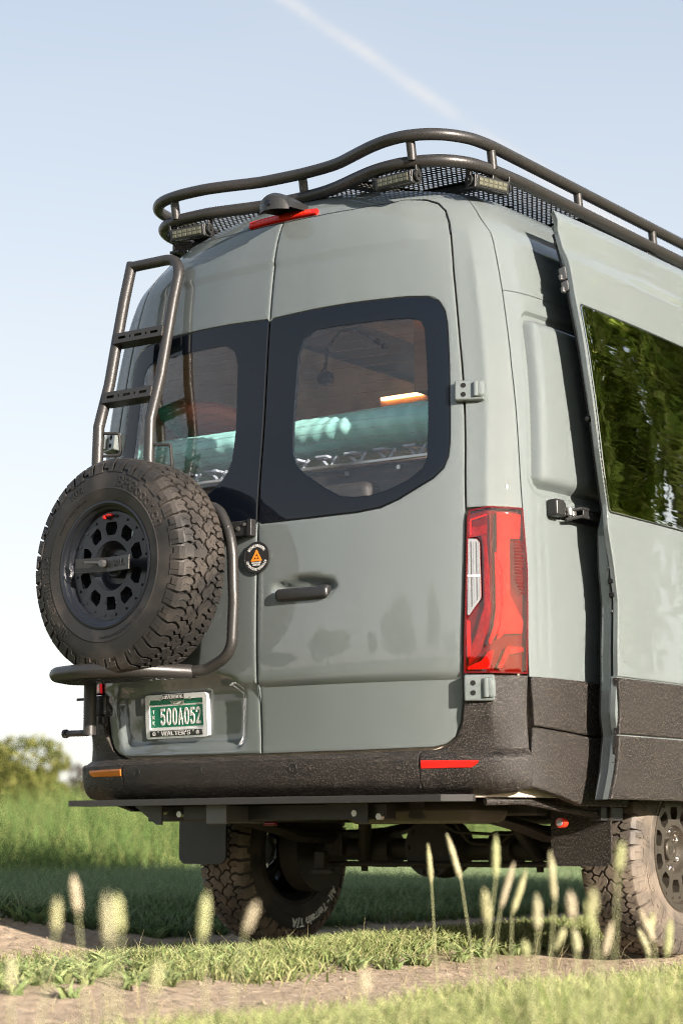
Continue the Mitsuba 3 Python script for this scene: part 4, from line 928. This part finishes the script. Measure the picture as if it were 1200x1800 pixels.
def grass(key, label, parts):
    v, f, c, k = [], [], [], 0
    for V_, F_, C_ in parts: v.append(V_); f.append(F_ + k); c.append(C_); k += len(V_)
    add(key, (np.vstack(v), np.vstack(f)), 'grass', smooth=False, color=np.vstack(c)); tag(key, label, 'grass', kind='stuff')


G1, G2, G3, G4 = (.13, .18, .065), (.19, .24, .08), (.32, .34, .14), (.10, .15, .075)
G6 = (.44, .43, .21)
DRY = (.34, .30, .13)


def clump(p, n, r, rng=RNG):
    k = rng.integers(0, len(p), n); return p[k] + rng.normal(0, r, (n, 2))


# low tufts on the hump between the wheel ruts
c0 = wedge(680, -.42, .42, -3.0, 3.5); c0 = c0[meshkit.fbm(np.stack([c0[:, 0] * 2.2, c0[:, 1] * 1.6, c0[:, 0] * 0], 1), 3, 12) > .43]
q = clump(c0, 27000, .05); n = len(q)
parts = [blades(q, RNG.uniform(.025, .085, n), RNG.uniform(.004, .009, n), RNG.uniform(.3, 1.1, n), pick(n, (.24, .30, .11), (.34, .38, .16), (.40, .41, .19), G6, G2))]
c0 = wedge(160, -1.15, -.45, -2.4, 1.2); q = clump(c0[c0[:, 0] < -.2], 2600, .05); n = len(q)
parts += [blades(q, RNG.uniform(.02, .05, n), RNG.uniform(.003, .006, n), RNG.uniform(.3, 1.1, n), pick(n, G2, G3))]
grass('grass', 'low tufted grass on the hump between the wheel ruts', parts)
# mown verge in the foreground
q = wedge(46000, 1.0, 3.6, -4.6, 2.6); n = len(q); edge = meshkit.fbm(np.stack([q[:, 0] * 1.6, q[:, 1] * 1.6, q[:, 0] * 0], 1), 3, 21)
ok = q[:, 0] > 1.02 + .55 * edge; q = q[ok]; n = len(q)
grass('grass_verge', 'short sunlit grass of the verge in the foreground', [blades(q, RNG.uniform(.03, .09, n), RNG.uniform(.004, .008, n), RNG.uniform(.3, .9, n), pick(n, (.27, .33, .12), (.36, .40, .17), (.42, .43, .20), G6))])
# shaded grass and the tall meadow behind
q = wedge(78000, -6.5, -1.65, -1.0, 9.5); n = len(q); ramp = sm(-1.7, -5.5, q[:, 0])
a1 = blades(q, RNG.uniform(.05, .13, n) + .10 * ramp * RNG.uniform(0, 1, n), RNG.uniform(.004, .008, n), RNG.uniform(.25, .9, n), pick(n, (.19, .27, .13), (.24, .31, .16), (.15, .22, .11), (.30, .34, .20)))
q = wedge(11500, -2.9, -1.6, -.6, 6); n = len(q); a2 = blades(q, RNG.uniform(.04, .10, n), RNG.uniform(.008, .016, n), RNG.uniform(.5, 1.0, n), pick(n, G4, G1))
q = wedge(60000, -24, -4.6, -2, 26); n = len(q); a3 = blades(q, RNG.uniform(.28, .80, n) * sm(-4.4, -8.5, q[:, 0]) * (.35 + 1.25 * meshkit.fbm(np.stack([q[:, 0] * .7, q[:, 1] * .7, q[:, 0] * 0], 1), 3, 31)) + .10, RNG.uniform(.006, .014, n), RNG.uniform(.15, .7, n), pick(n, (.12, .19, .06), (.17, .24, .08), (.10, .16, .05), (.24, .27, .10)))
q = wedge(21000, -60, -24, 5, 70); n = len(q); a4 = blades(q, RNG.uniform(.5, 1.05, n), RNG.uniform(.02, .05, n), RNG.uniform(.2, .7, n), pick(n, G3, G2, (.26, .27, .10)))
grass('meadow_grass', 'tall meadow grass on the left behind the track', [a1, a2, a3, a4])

# flowering grass stalks close to the camera, each one its own
# (distance, side step and tip height in metres relative to the camera's station; tilt; head length)
# stones and grit on the bare ruts
st_ = wedge(2300, -1.6, 1.75, -4.2, 3.5); k = len(st_); sz = RNG.gamma(1.4, .0017, k) + .0012; oc = trimesh.creation.icosphere(0, 1.0); ov = np.array(oc.vertices)
zz = ground_z(st_[:, 0], st_[:, 1]); jj = RNG.uniform(.6, 1.3, (k, len(ov), 1)) * RNG.uniform(.6, 1.2, (k, 1, 3)) * sz[:, None, None]
add('track_stones', trimesh.Trimesh((ov[None] * jj + np.stack([st_[:, 0], st_[:, 1], zz + sz * .2], 1)[:, None]).reshape(-1, 3), (oc.faces[None] + (np.arange(k) * len(ov))[:, None, None]).reshape(-1, 3), process=False), 'stone', smooth=False)
tag('track_stones', 'scattered small stones and grit on the dirt track', 'stones', kind='stuff')
# broad-leaved weeds in the hump and along the rut
wd = []
for c_ in wedge(250, -.45, .45, -2.6, 3.0):
    n = 16; wd.append(blades(np.repeat(c_[None], n, 0) + RNG.normal(0, .012, (n, 2)), RNG.uniform(.04, .085, n), RNG.uniform(.012, .022, n), RNG.uniform(.7, 1.3, n), pick(n, (.28, .36, .15), (.36, .41, .18))))
for c_ in wedge(60, -2.6, -1.5, -.8, 3.0):
    n = 14; wd.append(blades(np.repeat(c_[None], n, 0) + RNG.normal(0, .015, (n, 2)), RNG.uniform(.06, .12, n), RNG.uniform(.018, .03, n), RNG.uniform(.7, 1.3, n), pick(n, (.12, .19, .08), (.17, .23, .10))))
q = wedge(900, -.6, 3.4, -4.4, 3.0); n = len(q); wd.append(blades(q, RNG.uniform(.04, .14, n), RNG.uniform(.0015, .003, n), RNG.uniform(.2, 1.0, n), pick(n, (.50, .44, .26), (.42, .36, .20))))
grass('weeds', 'broad-leaved weeds and dead stems along the track', wd)

# flowering grass stalks between the camera and the track: (tip x, y, z, foot of the flower head x, y, z)
STALKS = [(np.float64(1.509), np.float64(-1.278), np.float64(0.415), np.float64(1.507), np.float64(-1.26), np.float64(0.315)), (np.float64(1.658), np.float64(-1.425), np.float64(0.439), np.float64(1.676), np.float64(-1.391), np.float64(0.327)), (np.float64(2.121), np.float64(-1.965), np.float64(0.435), np.float64(2.112), np.float64(-1.953), np.float64(0.343)), (np.float64(2.147), np.float64(-1.936), np.float64(0.379), np.float64(2.114), np.float64(-1.94), np.float64(0.281)), (np.float64(2.063), np.float64(-1.743), np.float64(0.36), np.float64(2.029), np.float64(-1.749), np.float64(0.264)), (np.float64(2.31), np.float64(-2.073), np.float64(0.402), np.float64(2.308), np.float64(-2.054), np.float64(0.3)), (np.float64(2.807), np.float64(-2.717), np.float64(0.422), np.float64(2.798), np.float64(-2.714), np.float64(0.374)), (np.float64(2.633), np.float64(-2.576), np.float64(0.339), np.float64(2.632), np.float64(-2.567), np.float64(0.291)), (np.float64(2.516), np.float64(-2.66), np.float64(0.344), np.float64(2.516), np.float64(-2.649), np.float64(0.284)), (np.float64(2.485), np.float64(-2.431), np.float64(0.33), np.float64(2.481), np.float64(-2.422), np.float64(0.264)), (np.float64(2.653), np.float64(-2.559), np.float64(0.323), np.float64(2.661), np.float64(-2.542), np.float64(0.268)), (np.float64(2.444), np.float64(-1.956), np.float64(0.287), np.float64(2.461), np.float64(-1.932), np.float64(0.223)), (np.float64(2.371), np.float64(-1.758), np.float64(0.276), np.float64(2.359), np.float64(-1.756), np.float64(0.222)), (np.float64(2.201), np.float64(-1.497), np.float64(0.229), np.float64(2.217), np.float64(-1.474), np.float64(0.17)), (np.float64(2.537), np.float64(-2.012), np.float64(0.274), np.float64(2.524), np.float64(-2.007), np.float64(0.2)), (np.float64(2.541), np.float64(-2.257), np.float64(0.277), np.float64(2.524), np.float64(-2.257), np.float64(0.212)), (np.float64(2.42), np.float64(-2.216), np.float64(0.263), np.float64(2.401), np.float64(-2.221), np.float64(0.215)), (np.float64(2.384), np.float64(-2.116), np.float64(0.255), np.float64(2.387), np.float64(-2.106), np.float64(0.21)), (np.float64(2.511), np.float64(-2.522), np.float64(0.252), np.float64(2.513), np.float64(-2.515), np.float64(0.224)), (np.float64(2.093), np.float64(-3.212), np.float64(0.372), np.float64(2.094), np.float64(-3.2), np.float64(0.31)), (np.float64(2.349), np.float64(-3.523), np.float64(0.347), np.float64(2.343), np.float64(-3.518), np.float64(0.298)), (np.float64(2.609), np.float64(-3.713), np.float64(0.362), np.float64(2.606), np.float64(-3.703), np.float64(0.297)), (np.float64(2.455), np.float64(-3.324), np.float64(0.352), np.float64(2.443), np.float64(-3.319), np.float64(0.28)), (np.float64(2.513), np.float64(-3.28), np.float64(0.338), np.float64(2.495), np.float64(-3.285), np.float64(0.293)), (np.float64(2.589), np.float64(-3.586), np.float64(0.27), np.float64(2.579), np.float64(-3.585), np.float64(0.227)), (np.float64(2.289), np.float64(-3.549), np.float64(0.267), np.float64(2.284), np.float64(-3.544), np.float64(0.22)), (np.float64(2.417), np.float64(-3.476), np.float64(0.353), np.float64(2.416), np.float64(-3.465), np.float64(0.298)), (np.float64(2.689), np.float64(-3.264), np.float64(0.25), np.float64(2.685), np.float64(-3.259), np.float64(0.211)), (np.float64(2.811), np.float64(-2.825), np.float64(0.352), np.float64(2.809), np.float64(-2.818), np.float64(0.309))]
G5 = [(.54, .52, .30), (.56, .53, .34), (.50, .51, .27), (.58, .51, .36)]
for i, (x, y, z, x2, y2, z2) in enumerate(STALKS):
    k = 'grass_stalk' + (f'_{i:03d}' if i else ''); tip, foot = np.array([x, y, z]), np.array([x2, y2, z2]); L = np.linalg.norm(tip - foot)
    r_ = .0058 + .0016 * ((i * 7) % 5) / 5; t = np.linspace(0, 1, 14)
    pr = r_ * np.minimum(1, np.minimum((t + .03) * 5, (1.03 - t) * 3.2)); ax_ = foot + (tip - foot) * t[:, None]
    hd = tube(ax_, pr, 12); hd.vertices += (meshkit.noise(hd.vertices * 420)[:, None] - .5) * .002
    rg = np.random.default_rng(i); nb = 170 if np.linalg.norm(tip - CAM) > 4.0 else 24; tt = rg.uniform(.02, .97, nb); aa = rg.uniform(0, 2 * np.pi, nb); dd = (tip - foot) / L; e1 = np.cross(dd, [0, 1, 0]); e1 /= np.linalg.norm(e1); e2 = np.cross(dd, e1)
    base = foot + (tip - foot) * tt[:, None]; rad = np.cos(aa)[:, None] * e1 + np.sin(aa)[:, None] * e2; rr_ = np.interp(tt, t, pr)[:, None]
    p0 = base + rad * rr_ * .7; side = np.cross(rad, dd) * .0007; tp = base + rad * (rr_ + .0022) + dd * .004
    br_ = trimesh.Trimesh(np.stack([p0 - side, p0 + side, tp], 1).reshape(-1, 3), np.arange(nb * 3).reshape(-1, 3), process=False)
    hm = cat(hd, br_); col = np.array(G5[i % 4]); cc = np.clip(col * (.8 + .4 * meshkit.noise(hm.vertices * 200))[:, None], 0, 1)
    add(k + '__flower_head', (hm.vertices, hm.faces), 'grass', smooth=False, color=cc)
    gx_, gy_ = foot[0] - (tip - foot)[0] * .8 + .02 * math.sin(i * 2.1), foot[1] - (tip - foot)[1] * .8 + .02 * math.cos(i * 1.7); gz = float(ground_z(gx_, gy_))
    st = tube(fillet([(gx_, gy_, gz - .01), (foot[0] * .4 + gx_ * .6 - .004, foot[1] * .4 + gy_ * .6, gz + (foot[2] - gz) * .55), tuple(foot)], .3, 8), .0013, 6)
    add(k + '__stem', (st.vertices, st.faces), 'grass', smooth=False, color=np.tile(np.array([.46, .47, .26]), (len(st.vertices), 1)))
    bl = blades(np.repeat([[gx_, gy_]], 3, 0) + rg.normal(0, .008, (3, 2)), rg.uniform(.10, .22, 3), rg.uniform(.003, .005, 3), rg.uniform(.3, .8, 3), np.tile([.17, .22, .06], (3, 1)), rng=rg)
    add(k + '__leaf_blade', (bl[0], bl[1]), 'grass', smooth=False, color=bl[2])

WHERE = ['upright seed head before the axle housing', 'leaning seed head just right of the axle housing', 'tallest seed head left of the mud flap', 'tilted seed head behind the tall one left of the mud flap', 'narrow seed head between two taller ones left of the mud flap',
         'tall seed head in front of the mud flap', 'pale seed head in front of the sunlit rear tyre tread', 'seed head below the mud flap, left of the tyre', 'short blurred seed head left of the tallest right-hand one', 'short upright seed head before the track under the mud flap',
         'leaning seed head at the left edge of the sunlit tyre', 'small leaning seed head in front of the wheel rim edge', 'thin seed head close to the small leaning one before the rim', 'lowest seed head before the sunlit tyre sidewall', 'seed head nearest the right edge of the picture',
         'leaning seed head low before the tyre tread', 'low seed head tilted to the right before the rut', 'low dark-footed seed head beside the tilted one before the rut', 'lowest seed head left of the rear rut',
         'sharpest seed head of the left-hand group', 'faint seed head left of the sharpest left-hand one', 'widest and most blurred seed head before the shaded grass', 'seed head in front of the left rear tyre tread', 'tilted seed head before the left rear tyre sidewall',
         'very blurred low seed head over the dirt left of centre', 'low seed head in the bottom left corner', 'slim seed head close behind the widest one', 'lone low seed head over the dirt in the middle', 'faint seed head before the right rear tyre']
for i in range(len(STALKS)): tag('grass_stalk' + (f'_{i:03d}' if i else ''), 'flowering grass stalk, ' + WHERE[i], 'grass stalk', 'flowering grass stalks in the foreground')

# ------------------------------------------------------------------ shrubs and trees
def crown(c, size, n, leaf, cols, seed, lumps=14):
    r = np.random.default_rng(seed); c = np.asarray(c, float); size = np.asarray(size, float)
    lc = r.normal(0, 1, (lumps, 3)); lc /= np.linalg.norm(lc, axis=1, keepdims=True); lc *= r.uniform(.25, .78, (lumps, 1)); lr = r.uniform(.28, .48, lumps) * (14 / lumps) ** .4
    k = r.integers(0, lumps, n); d = r.normal(0, 1, (n, 3)); d /= np.linalg.norm(d, axis=1, keepdims=True)
    p = c + (lc[k] + d * (lr[k] * r.uniform(.55, 1.05, n) ** .6)[:, None]) * size
    a, b = r.normal(0, 1, (2, n, 3)); a /= np.linalg.norm(a, axis=1, keepdims=True); b = np.cross(a, b); b /= np.linalg.norm(b, axis=1, keepdims=True)
    s = (leaf * r.uniform(.6, 1.4, n))[:, None]
    V_ = np.stack([p - a * s, p + b * s * .5, p + a * s, p - b * s * .5], 1).reshape(-1, 3); o = (np.arange(n) * 4)[:, None]
    F = np.vstack([o + [0, 1, 2], o + [0, 2, 3]]); col = np.array(cols)[r.integers(0, len(cols), n)] * r.uniform(.75, 1.25, (n, 1)) * (.8 + .4 * r.uniform(0, 1, lumps)[k])[:, None]
    return V_, F, np.repeat(np.clip(col, 0, 1), 4, 0)


def tree(key, base, h, w, n, leaf, cols, seed, label, group=None, trunk=.3, low=.25, lumps=14):
    k, m_ = key, 0
    while any(x.startswith(k + '__') for x in scene): m_ += 1; k = f'{key}_{m_:03d}'
    base = np.array([base[0], base[1], float(ground_z(base[0], base[1])) - .1]); r = np.random.default_rng(seed + 50)
    V_, F, C_ = crown(base + [0, 0, h * (low + (1 - low) / 2)], (w / 2, w / 2, h * (1 - low) / 2), n, leaf, cols, seed, lumps)
    add(k + '__crown', (V_, F), 'leaf', smooth=False, color=C_)
    limbs = [tube(fillet([base, base + [.03 * h, 0, h * .4], base + [0, .02 * h, h * .8]], 1, 5), np.linspace(trunk * .6, trunk * .15, 7), 8)]
    for i in range(5):
        a = i * 1.3; p = base + [0, 0, h * (.3 + .1 * i)]; limbs.append(tube([p, p + np.array([math.cos(a) * w * .3, math.sin(a) * w * .3, h * .14])], [trunk * .25, trunk * .06], 6))
    add(k + '__trunk', cat(*limbs), 'bark'); tag(k, label, 'tree' if 'tree' in key else 'shrub', group); return k


LG = [(.10, .16, .03), (.14, .20, .04), (.07, .12, .025)]
tree('shrub', (-17.6, 16.45), 1.62, 2.7, 11000, .06, [(.22, .23, .07), (.26, .26, .09), (.15, .18, .05)], 3, 'rounded pale green shrub in the meadow at the left edge', trunk=.12, low=.02)
tree('shrub', (-16.9, 17.75), 1.35, .55, 1500, .05, [(.07, .055, .045), (.09, .07, .05)], 5, 'small dark brown shrub between the pale shrub and the van', trunk=.10, low=.05)
# trees that the van's paint and glass reflect: a near group to the right of the track, a far line behind the camera
ROW = [(31, 24, 12.4, 4.5, 'bushy tree at the far end of the row'), (40, 19, 13.2, 3.2, 'slim tree next to the bushy one'), (48, 17, 14.7, 3.0, 'narrow tree, third along the row'), (54.5, 16, 13.2, 2.7, 'short narrow tree before the taller ones'), (60, 18, 16.3, 3.0, 'tall narrow tree in the middle of the row'),
       (65.5, 15.5, 14.0, 2.6, 'slender tree close to the track'), (71, 17, 16.3, 3.0, 'tall tree beside the slender one'), (77, 16, 14.0, 2.8, 'narrow tree last but one along the track'), (84, 19, 15.5, 3.6, 'last tree along the track'), (57, 30, 14.0, 6, 'wide tree standing behind the row'), (70, 31, 14.0, 7, 'low wide tree behind the tall ones')]
for i, (a, d, h, w, word) in enumerate(ROW):
    a = math.radians(a); tree('tree', (1 + d * math.cos(a), 1 + d * math.sin(a)), h, w, 3000, .20, [(.36, .42, .09), (.44, .46, .14), (.24, .32, .06)], 20 + i, 'leafy green ' + word + ', mirrored in the side window', 'trees mirrored in the side of the van', trunk=.22, low=.06, lumps=30)
for i, (a, h, w, word) in enumerate([(-125.4, 6.0, 13, 'low rounded'), (-116, 14.0, 20, 'broad'), (-107.6, 12.0, 6, 'short narrow'), (-102.3, 20.0, 20, 'tall broad'), (-93.8, 20.0, 10, 'tall narrow'), (-86, 11.0, 20, 'wide low')]):
    a = math.radians(a); tree('tree', (120 * math.cos(a), 120 * math.sin(a)), h, w, 9000, .38, LG, 40 + i, word + ' far tree behind the camera, mirrored low in the rear door', 'trees mirrored in the rear doors', trunk=.5, low=.03)
